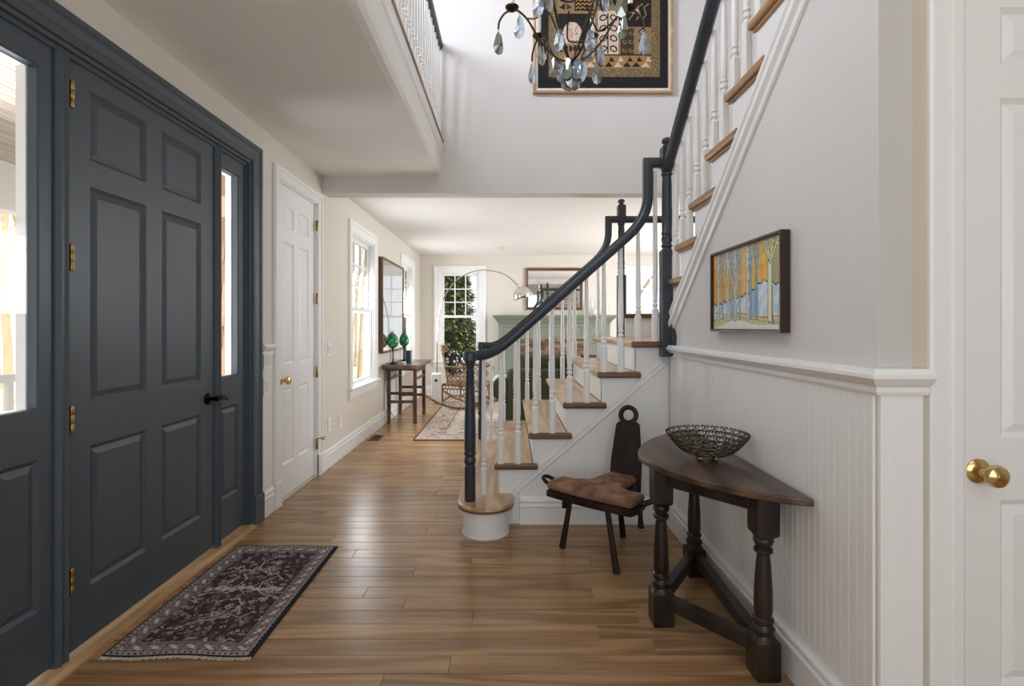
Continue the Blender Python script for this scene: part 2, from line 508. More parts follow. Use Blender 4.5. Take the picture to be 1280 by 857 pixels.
def thing(name, label, cat, loc=(0, 0, 0), group=None):
    o = bpy.data.objects.new(name, None); C.objects.link(o)
    o.location = loc; WL[o.name] = np.array(loc, float)
    o.empty_display_size = 0.1
    tag(o, label, cat, group)
    return o
def tag(o, label=None, cat=None, group=None):
    if label: o['label'] = label
    if cat: o['category'] = cat
    if group: o['group'] = group
    return o
def struct(o):
    o['kind'] = 'structure'; return o
def sroot(name, loc=(0, 0, 0)):
    o = bpy.data.objects.new(name, None); C.objects.link(o); o.location = loc
    WL[o.name] = np.array(loc, float); o['kind'] = 'structure'; return o
def copy_tree(o, parent=None):
    c = o.copy(); C.objects.link(c)
    if parent is not None: c.parent = parent
    for ch in list(o.children): copy_tree(ch, c)
    return c

XL, XR = -1.545, 0.975
def PL(u, v, n): return (XL + n, u, v)
def PR(u, v, n): return (XR - n, u, v)
def PF(Y0): return lambda u, v, n: (u, Y0 - n, v)
def PZ(u, v, n): return (u, v, n)
def bez(p0, p1, p2, n=8):
    out = []
    for i in range(n + 1):
        t = i / n
        out.append(tuple((1 - t) ** 2 * a + 2 * t * (1 - t) * b + t * t * c for a, b, c in zip(p0, p1, p2)))
    return out
def crom(P, n=6, closed=False):
    P = [Vector(p) for p in P]; out = []; k = len(P)
    for i in range(k if closed else k - 1):
        p0 = P[(i - 1) % k] if closed or i else P[0]
        p1, p2 = P[i], P[(i + 1) % k]
        p3 = P[(i + 2) % k] if closed or i + 2 < k else P[-1]
        for j in range(n):
            t = j / n
            out.append(0.5 * (2 * p1 + (p2 - p0) * t + (2 * p0 - 5 * p1 + 4 * p2 - p3) * t * t + (3 * p1 - p0 - 3 * p2 + p3) * t ** 3))
    if not closed: out.append(P[-1])
    return out

# profiles (a along the wall, n off the wall)
CASING = [(0, 0), (0, .012), (.008, .018), (.03, .018), (.036, .014), (.07, .018), (.078, .026), (.098, .026), (.105, .02), (.105, 0)]
CASING_S = [(0, 0), (0, .012), (.006, .016), (.05, .016), (.056, .024), (.08, .024), (.085, .018), (.085, 0)]
RAILP = [(0, 0), (0, .012), (.008, .016), (.022, .016), (.03, .028), (.046, .042), (.056, .042), (.062, .034), (.07, .03), (.07, 0)]
BASE = [(0, 0), (0, .018), (.1, .018), (.106, .024), (.116, .024), (.124, .016), (.132, .016), (.142, .024), (.15, .022), (.158, .012), (.165, .01), (.165, 0)]

# ============================================================ FLOOR
fl = sroot('floor')
MB().box(-1.62, 3.7, -2.6, 9.2, -0.06, -0.018).build('subfloor', 'shade_black', fl)
rr = random.Random(3)
def plank_row(y, x0=-1.54, x1=3.6):
    x = x0; out = []; first = True
    while x < x1 - 0.01:
        l = rr.uniform(0.55, 1.9) if not first else rr.uniform(0.3, 1.5)
        first = False
        e = min(x1, x + l)
        if x1 - e < 0.25: e = x1
        out.append((x, e)); x = e
    return out
rest = MB()
y = -2.5
while y < 9.1:
    for a, b in plank_row(y):
        dz = rr.uniform(-0.0006, 0.0)
        near = 1.55 < y < 4.9 and a < 2.0
        m = MB() if near else rest
        g = 0.0007
        m.add([(a + g, y + g, -.018), (b - g, y + g, -.018), (b - g, y + .1 - g, -.018), (a + g, y + .1 - g, -.018),
               (a + g, y + g, dz - .001), (b - g, y + g, dz - .001), (b - g, y + .1 - g, dz - .001), (a + g, y + .1 - g, dz - .001),
               (a + .002, y + .002, dz), (b - .002, y + .002, dz), (b - .002, y + .098, dz), (a + .002, y + .098, dz)],
              [(0, 1, 5, 4), (1, 2, 6, 5), (2, 3, 7, 6), (3, 0, 4, 7), (4, 5, 9, 8), (5, 6, 10, 9), (6, 7, 11, 10), (7, 4, 8, 11), (8, 9, 10, 11), (0, 3, 2, 1)])
        if near: m.build('floor_plank', 'oak', fl)
    y += 0.1
o = rest.build('floor_boards', 'oak', fl, kind='stuff')
MB().prism([(-1.6, 0.001), (-1.51, 0.001), (-1.51, .012), (-1.53, .022), (-1.6, .022)], 1.47, 3.13, lambda u, v, n: (u, n, v)).build('door_threshold', 'threshold', fl)

# ============================================================ LEFT WALL
DO = (1.49, 3.11, 0.0, 2.19)          # front door opening
CD = (3.47, 4.20, 0.0, 2.195)         # closet door
W1 = (5.11, 5.93, 0.60, 2.13)
W2 = (7.50, 8.32, 0.60, 2.13)
WT = 0.09
wl = struct(MB().slab(PL, -2.5, 9.14, 0, 2.44, WT, holes=[DO, CD, W1, W2]).build('wall_left', 'greige'))
wlu = struct(MB().slab(lambda u, v, n: (XL + n, u, v), -2.5, 4.32, 2.72, 5.0, WT, holes=[(1.0, 4.0, 3.78, 4.75)]).build('wall_upper_left', 'lilac'))
# foyer rear wall (behind the camera) with openings made up for the rear fill light
struct(MB().slab(lambda u, v, n: (u, -1.6 + n, v), XL, 3.6, 0, 5.0, 0.1, holes=[(-1.35, 1.7, .5, 2.4), (-.9, 1.7, 3.0, 4.6)]).build('wall_rear', 'lilac'))
# living-room back wall and right wall
BW1 = (-1.19, -0.51, 0.60, 2.147); BW2 = (2.05, 2.73, 0.60, 2.147)
struct(MB().slab(PF(9.05), XL, 3.6, 0, 2.44, WT, holes=[BW1, BW2]).build('wall_back', 'greige'))
struct(MB().slab(lambda u, v, n: (3.6 - n, u, v), -2.5, 9.14, 0, 5.0, 0.1).build('wall_right_far', 'greige'))
# upper wall over the opening (its lower edge is the beam)
struct(MB().slab(PF(4.32), XL, 3.6, 2.307, 5.0, 0.15).build('wall_upper_back', 'lilac'))
# ceilings
struct(MB().box(XL - .09, 3.7, 4.47, 9.14, 2.44, 2.6).build('ceiling_living', 'ceiling'))
struct(MB().box(XL - .09, 3.7, -2.7, 4.47, 5.0, 5.1).build('ceiling_foyer', 'ceiling'))
# stairwell
struct(MB().slab(lambda u, v, n: (2.05 - n, u, v), 1.372, 4.32, 0, 5.0, 0.08).build('wall_stairwell', 'lilac'))

# gallery slab: soffit over the door side of the hall
ga = sroot('ceiling_gallery', (-1.05, 1, 2.44))
MB().prism([(XL, 2.44), (-.615, 2.44), (-.585, 2.446), (-.567, 2.465), (-.56, 2.5), (-.56, 2.72), (XL, 2.72)], -2.5, 4.32, lambda u, v, n: (u, n, v)).build('soffit', 'ceiling', ga)
MB().prism([(-.56, 2.62), (-.548, 2.63), (-.548, 2.72), (-.56, 2.72)], -2.5, 4.318, lambda u, v, n: (u, n, v)).build('fascia_trim', 'white', ga)

# ============================================================ RIGHT WALL (under the second flight)
def zmould(y): return 1.641 + (2.655 - y) * 0.79       # upper edge of the sloping moulding
YC = 1.372
struct(MB().prism([(YC, 0), (3.17, 0), (3.17, zmould(3.17) - .08), (YC, zmould(YC) - .08)], 0, -0.09, lambda u, v, n: PR(u, v, n)).build('wall_right', 'lilac'))
# short wall facing the camera, with the white door
RD = (1.197, 1.957, 0.0, 2.2)
struct(MB().slab(PF(YC), XR + .0015, 3.6, 0, 2.70, 0.09, holes=[RD]).build('wall_front_right', 'beige'))

# ---- beadboard wainscot: one board per bead
def board(P, u0, u1, v0, v1, par, top=None):
    g = 0.0012; t = 0.006
    va, vb = (v1, v1) if top is None else (top(u0), top(u1))
    lo0, lo1 = (v0, v0)
    V = [P(u0, lo0, 0), P(u1, lo1, 0), P(u1, vb, 0), P(u0, va, 0),
         P(u0, lo0, t - g), P(u1, lo1, t - g), P(u1, vb, t - g), P(u0, va, t - g),
         P(u0 + g, lo0, t), P(u1 - g, lo1, t), P(u1 - g, vb, t), P(u0 + g, va, t)]
    F = [(3, 2, 1, 0), (0, 1, 5, 4), (1, 2, 6, 5), (2, 3, 7, 6), (3, 0, 4, 7), (4, 5, 9, 8), (5, 6, 10, 9), (6, 7, 11, 10), (7, 4, 8, 11), (8, 9, 10, 11)]
    MB().add(V, F).build('beadboard_strip', 'white', par)
wr = sroot('trim_1', (XR, 2.2, 0.5))
n = 53
for i in range(n):
    u0 = YC + .012 + i * (3.125 - YC - .012) / n
    board(PR, u0, u0 + (3.125 - YC - .012) / n, .16, 1.03, wr)
wf = sroot('trim_2', (1.03, YC, 0.5))
for i in range(4):
    u0 = XR + .002 + [0, .022, .054, .087][i]; u1 = XR + .002 + [.022, .054, .087, .112][i]
    board(PF(YC), u0, u1, 0.16, 1.03, wf)
# chair rail around the corner, baseboards
Prail = lambda u, v, n: PR(u, v, n)
m = MB()
cr = [(a - .0, b) for a, b in RAILP]
V = []; F = []
ys = [3.148, YC, YC]
pm = len(cr)
for a, h in cr:
    V.append((XR - h, 3.148, 1.02 + a))
for a, h in cr:
    V.append((XR - h, YC - h, 1.02 + a))
for a, h in cr:
    V.append((1.097, YC - h, 1.02 + a))
for i in range(2):
    for k in range(pm):
        k2 = (k + 1) % pm
        F.append((i * pm + k, i * pm + k2, (i + 1) * pm + k2, (i + 1) * pm + k))
F += [tuple(range(pm)), tuple(2 * pm + k for k in range(pm))]
struct(m.add(V, F).build('trim_3', 'white'))
V = []
for a, h in BASE: V.append((XR - h, 3.148, a))
for a, h in BASE: V.append((XR - h, YC - h, a))
for a, h in BASE: V.append((1.097, YC - h, a))
F = []; pm = len(BASE)
for i in range(2):
    for k in range(pm):
        k2 = (k + 1) % pm
        F.append((i * pm + k, i * pm + k2, (i + 1) * pm + k2, (i + 1) * pm + k))
F += [tuple(range(pm)), tuple(2 * pm + k for k in range(pm))]
struct(MB().add(V, F).build('baseboard_right', 'white'))
# sloping moulding under the second flight
MOULD2 = [(0, 0), (0, .012), (.018, .016), (.03, .03), (.052, .03), (.058, .018), (.075, .018), (.085, .026), (.1, .026), (.112, .01), (.12, .006), (.12, 0)]
yb = 3.165
struct(MB().sweep([(YC + .0, zmould(YC) - .14), (yb, zmould(yb) - .14)], MOULD2, PR).build('trim_4', 'white'))

# ============================================================ LEFT WALL TRIM
def base_run(name, u0, u1, P=PL):
    return struct(MB().sweep([(u0, 0), (u1, 0)], BASE, P).build(name, 'white'))
base_run('baseboard_left', 4.285, 9.03)
base_run('baseboard_entry', 3.222, 3.385)
base_run('baseboard_back', XL + .03, -.28, PF(9.05))
ws = sroot('trim_5', (XL, 3.3, 0.6))
for i in range(5):
    u0 = 3.222 + i * .0326
    board(PL, u0, u0 + .0326, .165, 1.03, ws)
struct(MB().sweep([(3.222, 1.02), (3.385, 1.02)], RAILP, PL).build('trim_6', 'white'))

# ============================================================ DOORS
ROWS = [(.2315, .754), (.9186, 1.724), (1.821, 2.083)]
def door_panels(P, cols, rows, mat, par, depth=.012):
    for a, b in cols:
        for c, d in rows:
            m_ = .016
            MB().raised(P, a + m_, b - m_, c + m_, d - m_, -depth, -depth + .009, .022).build('raised_panel', mat, par)
d1 = sroot('door_1', (XL, 2.3, 0))
FACE = -.022
PD = lambda u, v, n: (XL + FACE + n, u, v)
cols = [(1.946, 2.249), (2.349, 2.648)]
leaf = MB().slab(PD, 1.846, 2.757, .035, 2.17, .045, recess=[(a, b, c, d) for a, b in cols for c, d in ROWS]).build('door_leaf', 'dark', d1)
door_panels(PD, cols, ROWS, 'dark', leaf)
for z in (2.03, 1.447, .868, .29):
    m = MB()
    m.lathe([(.0075, -.048), (.0085, -.046), (.0085, -.017), (.0078, -.016), (.0085, -.015), (.0085, .015), (.0078, .016), (.0085, .017), (.0085, .046), (.0075, .048)], XL + FACE + .007, 1.856, 10, z=z)
    m.box(XL + FACE, XL + FACE + .0025, 1.844, 1.868, z - .044, z + .044)
    o = m.build('hinge', 'oldbrass', leaf)
m = MB()
kx = XL + FACE
m.lathe([(.031, 0), (.031, .004), (.024, .01), (.011, .014), (.010, .04), (.013, .046), (.013, .056), (.006, .06)], axis=(1, 0, 0), origin=(kx, 2.706, .825), seg=16)
m.tube(crom([(kx + .05, 2.706, .825), (kx + .056, 2.73, .828), (kx + .056, 2.775, .822), (kx + .05, 2.80, .812)], 5), [.011] * 8 + [.010] * 7 + [.009], 8)
m.build('lever_handle', 'blackmetal', leaf)
def sidelight(u0, u1, g0, g1):
    PS = lambda u, v, n: (XL + FACE + n, u, v)
    s_ = MB().slab(PS, u0, u1, .035, 2.17, .04, recess=[(g0, g1, .25, .757)], holes=[(g0, g1, .92, 2.073)]).build('sidelight_frame', 'dark', d1)
    MB().raised(PS, g0 + .016, g1 - .016, .266, .741, -.012, -.003, .022).build('raised_panel', 'dark', s_)
    MB().box(XL + FACE - .024, XL + FACE - .020, g0 - .004, g1 + .004, .916, 2.077).build('glass_pane', 'glass', s_)
    MB().sweep([(g0, .92), (g0, 2.073), (g1, 2.073), (g1, .92)], [(0, -.012), (0, .001), (-.006, -.004), (-.006, -.012)], PS, closed=True).build('glazing_bead', 'dark', s_)
    MB().sweep([(g0, .92), (g0, 2.073), (g1, 2.073), (g1, .92)], [(.002, -.075), (.002, -.042), (-.004, -.042), (-.004, -.075)], PS, closed=True).build('outer_jamb', 'white', s_)
sidelight(2.815, 3.075, 2.83, 3.015)
sidelight(1.525, 1.785, 1.585, 1.735)
for a, b in ((2.762, 2.812), (1.788, 1.842)):
    m = MB()
    m.prism([(a, -.06), (b, -.06), (b, FACE + .008), (b - .012, FACE + .02), (b - .022, FACE + .012), (a + .022, FACE + .012), (a + .012, FACE + .02), (a, FACE + .008)], .022, 2.17, lambda u, v, n: (XL + v, u, n))
    m.build('mullion_post', 'dark', d1)
m = MB().sweep([(1.50, .022), (1.50, 2.175), (3.10, 2.175), (3.10, .022)], [(.01, -.085), (.01, 0.004), (-.004, .004), (-.004, -.012), (-.022, -.012), (-.022, -.085)], PL)
m.build('door_jamb', 'dark', d1)
m = MB().sweep([(1.49, 0.176), (1.49, 2.19), (3.115, 2.19), (3.115, 0.176)], CASING, PL)
m.build('door_casing', 'dark', d1)
for a in (1.383, 3.108):
    MB().box(XL, XL + .034, a, a + .114, 0, .178).build('plinth_block', 'dark', d1, bevel=.003)

def white_door(name, P, u0, u1, z1, cols, rows, casing_path, hinge=None):
    r = sroot(name, P((u0 + u1) / 2, 0, 0))
    lf = MB().slab(P, u0, u1, .014, z1, .04, recess=[(a, b, c, d) for a, b in cols for c, d in rows], depth=.011).build('door_leaf', 'white', r)
    door_panels(P, cols, rows, 'white', lf, .011)
    return r, lf
r2, leaf2 = white_door('door_2', lambda u, v, n: (XL - .02 + n, u, v), 3.483, 4.186, 2.185, [(3.605, 3.79), (3.876, 4.07)], [(.235, .77), (.936, 1.794), (1.893, 2.05)], None)
MB().sweep([(3.485, 0), (3.485, 2.19), (4.188, 2.19), (4.188, 0)], CASING_S, PL).build('door_casing', 'white', r2)
MB().sweep([(3.472, 0), (3.472, 2.193), (4.198, 2.193), (4.198, 0)], [(0, -.085), (0, 0.0), (-.012, 0.0), (-.012, -.085)], PL).build('door_jamb', 'white', r2)
for a in (3.396, 4.188):
    MB().box(XL, XL + .03, a, a + .09, 0, .17).build('plinth_block', 'white', r2, bevel=.003)
kx = XL - .02
def knob(origin, axis, par, lock=False):
    m = MB()
    m.lathe([(.033, 0), (.033, .004), (.027, .009), (.014, .012), (.012, .032), (.017, .036), (.027, .044), (.030, .054), (.027, .064), (.016, .070), (.010, .071)] + ([(.010, .075), (.004, .076)] if lock else [(.002, .0715)]), axis=axis, origin=origin, seg=20)
    m.build('door_knob', 'brass', par)
knob((kx, 3.56, .832), (1, 0, 0), leaf2)
for z in (2.01, 1.426, .836, .259):
    m = MB().lathe([(.006, -.044), (.007, -.042), (.007, .042), (.006, .044)], XL + .004, 4.19, 8, z=z)
    m.box(XL - .004, XL - .001, 4.17, 4.19, z - .042, z + .042)
    m.build('hinge', 'oldbrass', leaf2)
m = MB().tube([(XL + .008, 4.19, .30), (XL + .06, 4.16, .302)], .004, 6).lathe([(.008, 0), (.008, .012)], axis=(.9, -.4, 0), origin=(XL + .058, 4.16, .302), seg=8)
m.tube([(XL + .008, 4.19, .30), (XL + .05, 4.24, .302)], .004, 6)
m.build('door_stop', 'oldbrass', leaf2)

r3, leaf3 = white_door('door_3', PF(YC + .028), 1.2015, 1.953, 2.185, [(1.323, 1.52), (1.63, 1.83)], [(.235, .733), (.90, 1.816), (1.906, 2.06)], None)
MB().sweep([(1.192, 0), (1.192, 2.2), (1.962, 2.2), (1.962, 0)], [(0, 0), (0, .014), (.008, .018), (.03, .018), (.036, .013), (.056, .013), (.062, .022), (.088, .022), (.094, .016), (.094, 0)], PF(YC)).build('door_casing', 'white', r3)
MB().sweep([(1.199, 0), (1.199, 2.198), (1.956, 2.198), (1.956, 0)], [(0, -.085), (0, 0.0), (-.008, 0.0), (-.008, -.028), (-.0, -.028), (0, -.085)][:4] + [(-.002, -.03), (-.002, -.085)], PF(YC)).build('door_jamb', 'white', r3)
knob((1.262, YC + .028, .812), (0.0, -1, 0), leaf3, True)
MB().box(1.2, 1.204, YC + .014, YC + .0275, .785, .84).build('latch_plate', 'bronze', leaf3)

# ============================================================ WINDOWS
def window(name, P, w, loc, sill=True):
    u0, u1, v0, v1 = w
    r = sroot(name, loc)
    MB().sweep([(u0, v0 - .0), (u0, v1), (u1, v1), (u1, v0 - .0)], [(0, 0), (0, .014), (.03, .018), (.07, .018), (.078, .026), (.105, .026), (.115, .018), (.115, 0)], P).build('window_casing', 'white', r)
    MB().sweep([(u0, v0), (u0, v1), (u1, v1), (u1, v0)], [(0, -.088), (0, -.001), (-.018, -.001), (-.018, -.088)], P, closed=True).build('window_jamb', 'white', r)
    if sill:
        MB().prism([(u0 - .135, -.0), (u1 + .135, 0), (u1 + .135, .05), (u0 - .135, .05)], v0 - .022, v0 + .004, lambda u, v, n: P(u, n, v), rnd=.006).build('window_stool', 'white', r)
        MB().sweep([(u0 - .115, v0 - .115), (u1 + .115, v0 - .115)], [(0, 0), (0, .012), (.02, .02), (.09, .02), (.093, 0)], P).build('window_apron', 'white', r)
    a, b, c, d = u0 + .018, u1 - .018, v0 + .01, v1 - .018
    mid = 1.375
    def sash(n0, c, d, bars):
        Q = lambda u, v, n: P(u, v, n + n0)
        st, tr = .042, .042
        s_ = MB().slab(Q, a, b, c, d, .03, holes=[(a + st, b - st, c + tr, d - tr)]).build('sash', 'white', r)
        MB().box(*[x for p in zip(Q(a + st - .004, c + tr - .004, -.017), Q(b - st + .004, d - tr + .004, -.014)) for x in sorted(p)]).build('glass_pane', 'glass', s_)
        if bars:
            for i in (1, 2):
                u = a + st + (b - a - 2 * st) * i / 3
                m = MB().box(*[x for p in zip(Q(u - .009, c + tr, -.024), Q(u + .009, d - tr, -.005)) for x in sorted(p)])
                m.build('muntin', 'white', s_)
                v = c + tr + (d - c - 2 * tr) * i / 3
                m = MB().box(*[x for p in zip(Q(a + st, v - .009, -.0235), Q(b - st, v + .009, -.0055)) for x in sorted(p)])
                m.build('muntin', 'white', s_)
    sash(-.052, mid - .02, d, True)
    sash(-.02, c, mid + .02, False)
    MB().box(*[x for p in zip(P((a + b) / 2 - .03, mid + .016, -.02), P((a + b) / 2 + .03, mid + .03, -.045)) for x in sorted(p)]).build('sash_lock', 'brass', r)
window('window_1', PL, W1, (XL, 5.52, .6))
window('window_2', PL, W2, (XL, 7.91, .6))
window('window_3', PF(9.05), BW1, (-.85, 9.05, .6))
window('window_4', PF(9.05), BW2, (2.39, 9.05, .6))

# ============================================================ STAIRCASE
RISE, RUN = .185, .208
def xl(k): return -.087 + RUN * (k - 2)
YF, YB = 3.17, 4.59                   # wall faces of the first flight
st = thing('staircase', 'open turned staircase with oak treads, white risers, white balusters and charcoal handrails', 'staircase', (.4, 3.9, 0))
# starting step with a round end: drum and tread
def capsule(r, x0, y0, y1, seg=18, xr=None):
    pts = []
    for i in range(seg + 1):
        a = math.pi + math.pi * i / seg
        pts.append((x0 + r * math.cos(a), y0 + r * math.sin(a)))
    if xr is not None: pts += [(xr, y0), (xr, y1)]
    for i in range(seg + 1):
        a = math.pi * i / seg
        pts.append((x0 + r * math.cos(a), y1 + r * math.sin(a)))
    return pts
b1 = MB().prism(capsule(.132, -.135, 3.05, 4.71), 0, .152, PZ).build('starting_riser', 'white', st)
MB().prism(capsule(.137, -.135, 3.05, 4.71), 0, .012, PZ).build('shoe_bead', 'white', b1)
t1 = MB().prism(capsule(.165, -.135, 3.05, 4.71), .150, .185, PZ, rnd=.012).build('tread', 'tread', st)
MB().prism(capsule(.1665, -.135, 3.05, 4.71), .1535, .176, PZ, rnd=.009).build('tread_edge', 'nosing', t1)
for k in range(2, 7):
    z = RISE * k; x = xl(k)
    x1 = x + RUN + .029 if k < 6 else 2.05
    t = MB().prism([(x, YF), (x1, YF), (x1, YB), (x, YB)], z - .035, z, PZ, rnd=.010).build('tread', 'tread', st)
    xe = x + .262 if k < 6 else .912
    for ya, yb_ in ((YF - .032, YF), (YB, YB + .032)):
        MB().prism([(x - .001, ya), (xe, ya), (xe, yb_), (x - .001, yb_)], z - .037, z + .001, PZ, rnd=.011).build('return_nosing', 'nosing', t)
    MB().box(x + .029, x + .045, YF + .002, YB - .002, z - RISE, z - .033).build('riser', 'white', st)
    MB().prism([(x + .02, z - .047), (x + .03, z - .047), (x + .03, z - .035), (x + .012, z - .035)], YF, YB, lambda u, v, n: (u, n, v)).build('scotia', 'white', st)
# walls below the flight
poly = [(xl(2) + .029, 0)]
for k in range(2, 7):
    poly += [(xl(k) + .029, RISE * (k - 1) - (.035 if k > 2 else 0) if k > 2 else .15), (xl(k) + .029, RISE * k - .035)]
poly = [(xl(2) + .029, 0)]
for k in range(2, 7):
    if k > 2: poly.append((xl(k) + .029, RISE * (k - 1) - .035))
    poly.append((xl(k) + .029, RISE * k - .035))
poly += [(XR, RISE * 6 - .035), (XR, 0)]
struct(MB().prism(poly, 0, -.02, PF(YF)).build('wall_stair_front', 'white'))
struct(MB().prism(poly[:-2] + [(2.05, RISE * 6 - .035), (2.05, 0)], 0, .02, PF(YB)).build('wall_stair_back', 'white'))
# spandrel beadboard, sloping moulding, baseboard
def ztri(x): return .19 + .884 * (x - .07) - .01
sp = sroot('trim_7', (.5, YF, .4))
x = .10
while x < XR - .01:
    x1 = min(x + .033, XR - .002)
    if ztri(x) > .17: board(PF(YF), x, x1, .165, 1, sp, top=lambda u: max(.166, ztri(u)))
    x = x1
MS = [(0, 0), (0, .008), (.006, .014), (.014, .014), (.018, .009), (.028, .009), (.032, .014), (.04, .014), (.046, .007), (.046, 0)]
struct(MB().sweep([(.062, .02), (.062, ztri(.062) + .02), (XR - .012, ztri(XR) - .012)], MS, PF(YF)).build('trim_8', 'white'))
struct(MB().sweep([(.066, 0), (XR - .024, 0)], BASE, PF(YF)).build('baseboard_stair', 'white'))

# second flight, rising towards the camera
def yn(k): return 2.86 - .228 * (k - 8)
for k in range(7, 17):
    z = 1.295 + .185 * (k - 7)
    ya, yb_ = yn(k), yn(k) + .347
    t = MB().prism([(XR, ya + .085), (2.05, ya + .085), (2.05, yb_), (XR, yb_)], z - .035, z, PZ, rnd=.010).build('tread', 'tread', st)
    if k > 7:
        MB().prism([(XR - .026, ya), (XR - .0, ya), (XR, yb_), (XR - .026, yb_)], z - .036, z + .001, PZ, rnd=.011).build('return_nosing', 'nosing_y', t)
        MB().prism([(XR - .012, ya + .014), (XR, ya + .014), (XR, yb_ - .014), (XR - .012, yb_ - .014)], z - .05, z - .034, PZ, rnd=.004).build('scotia', 'nosing_y', t)
    MB().box(XR + .004, 2.05, yb_ - .046, yb_ - .03, z - RISE, z - .033).build('riser', 'white', st)
poly = [(3.17, zmould(3.17) - .10)]
poly.append((3.17, 1.11 + .01))
top = []
for k in range(7, 17):
    z = 1.295 + .185 * (k - 7); yr = yn(k) + .347 - .03
    top.append((min(yr, 3.17), z - RISE - .035)); top.append((min(yr, 3.17), z - .035))
top = [p for p in top if p[1] > 1.2]
top = [p for p in top if p[0] < 3.169 and p[0] > YC]
poly = [(3.17, zmould(3.17) - .12), (3.17, 1.445)] + top + [(YC, top[-1][1]), (YC, zmould(YC) - .12)]
MB().prism(poly, .001, -.03, PR).build('stringer', 'white', st)
# landing ledge
MB().prism([(1.0, 4.50), (2.05, 4.50), (2.05, 4.72), (1.0, 4.72)], 1.275, 1.312, PZ, rnd=.011).build('landing_ledge_cap', 'nosing', st)
MB().box(1.02, 2.05, 4.535, 4.59, 1.108, 1.277).build('landing_ledge_riser', 'white', st)

# balusters
def bal_prof(h, s=.0182, base=.15):
    return [(s, 0, 1), (s, base - .008, 1), (s * .8, base, 0), (s * .62, base + .004, 0), (s * .62, base + .010, 0), (s * .95, base + .016, 0), (s * .95, base + .024, 0),
            (s * .66, base + .032, 0), (s * .66, base + .040, 0), (s * .92, base + .044, 0), (s * .92, base + .05, 0), (s * .72, base + .055, 0), (s * .92, base + .11, 0), (s * .86, base + .2, 0), (s * .6, h - .02, 0), (s * .58, h, 0)]
def baluster(x, y, z0, z1, par, base=.15, seg=12):
    return MB().lathe(bal_prof(z1 - z0, base=base), x, y, seg, z=z0).build('baluster', 'white', par, sharp=28)
def rail_z(x): return max(1.03, 1.3845 + .881 * (x - .309))
for (yy, far) in ((3.157, 0), (4.575, 1)):
    baluster(-.152, yy - .0, .185, 1.0, st, .16)
    if far: pass
    for k in range(2, 7):
        for j, off in enumerate((.040, .143)):
            X = xl(k) + off
            if far and k == 6 and j: continue
            if X > .8: top_ = 2.15
            else: top_ = rail_z(X) - .03
            if k == 6: top_ = rail_z(X) - .02 if X < .80 else 2.14
            baluster(X, yy, RISE * k, top_, st, .11 + .05 * ((j + 1) % 2) + .09 * j)
# second-flight balusters
def rail2_z(y): return 2.215 + (3.02 - y) * .805
for k in range(8, 14):
    z = 1.295 + .185 * (k - 7)
    for j, off in enumerate((.317, .203)):
        yy = yn(k) + off
        if yy > 3.1 and k == 8 and j == 0: yy = 3.085
        baluster(.985, yy, z - .001, rail2_z(yy) - .02, st, .15 + .09 * j)
# newels
def start_newel(x, y, par):
    h = .84
    prof = [(.031, 0), (.0325, .004), (.0325, .20), (.0325, .202), (.028, .208), (.028, .214), (.034, .222), (.036, .235), (.034, .248), (.029, .256), (.029, .262), (.036, .272), (.036, .282), (.031, .290), (.0335, .31),
            (.0335, .42), (.029, .60), (.023, .745), (.026, .750), (.026, .760), (.022, .765), (.026, .79), (.034, .815), (.037, .83), (.037, h)]
    MB().lathe(prof, x, y, 20, z=.185).build('newel_post', 'rail', par)
start_newel(-.226, 3.035, st); start_newel(-.245, 4.70, st)
def tall_newel(x, y, z0, sx, sy, par, rb):
    sx = .036
    m = MB()
    z1, zb, zt = 1.664, 2.152, 2.282
    prof = [(rb, z0, 1), (rb, z1 - .012, 1), (rb * .8, z1, 0), (.027, z1 + .006, 0), (.034, z1 + .016, 0), (.034, z1 + .022, 0), (.028, z1 + .03, 0), (.033, z1 + .05, 0), (.033, z1 + .065, 0), (.028, z1 + .082, 0), (.034, z1 + .09, 0), (.034, z1 + .098, 0), (.030, z1 + .106, 0),
            (.031, z1 + .2, 0), (.0285, zb - .09, 0), (.027, zb - .055, 0), (.034, zb - .046, 0), (.034, zb - .036, 0), (.028, zb - .03, 0), (.034, zb - .02, 0), (.034, zb - .012, 0), (rb * .85, zb - .006, 0), (rb * .95, zb, 1), (rb * .95, zt - .01, 1), (rb * .7, zt, 0),
            (.02, zt + .006, 0), (.02, zt + .012, 0), (.03, zt + .02, 0), (.032, zt + .03, 0), (.027, zt + .042, 0), (.012, zt + .05, 0)]
    return m.lathe(prof, x, y, 16).build('newel_post', 'rail', par, sharp=30)
nw = tall_newel(.948, 3.118, 1.02, .036, .05, st, .036)
tall_newel(1.0, 4.62, 1.11, .036, .036, st, .036)
sc_ = [(3.09, 1.02), (3.09, 1.235)] + [(3.075, 1.235), (3.06, 1.225), (3.052, 1.205), (3.05, 1.18), (3.035, 1.17), (3.022, 1.15), (3.02, 1.12), (3.03, 1.095), (3.035, 1.07), (3.028, 1.05), (3.035, 1.03)]
MB().prism(sc_, 0, .022, PR).build('scroll_bracket', 'rail', nw)
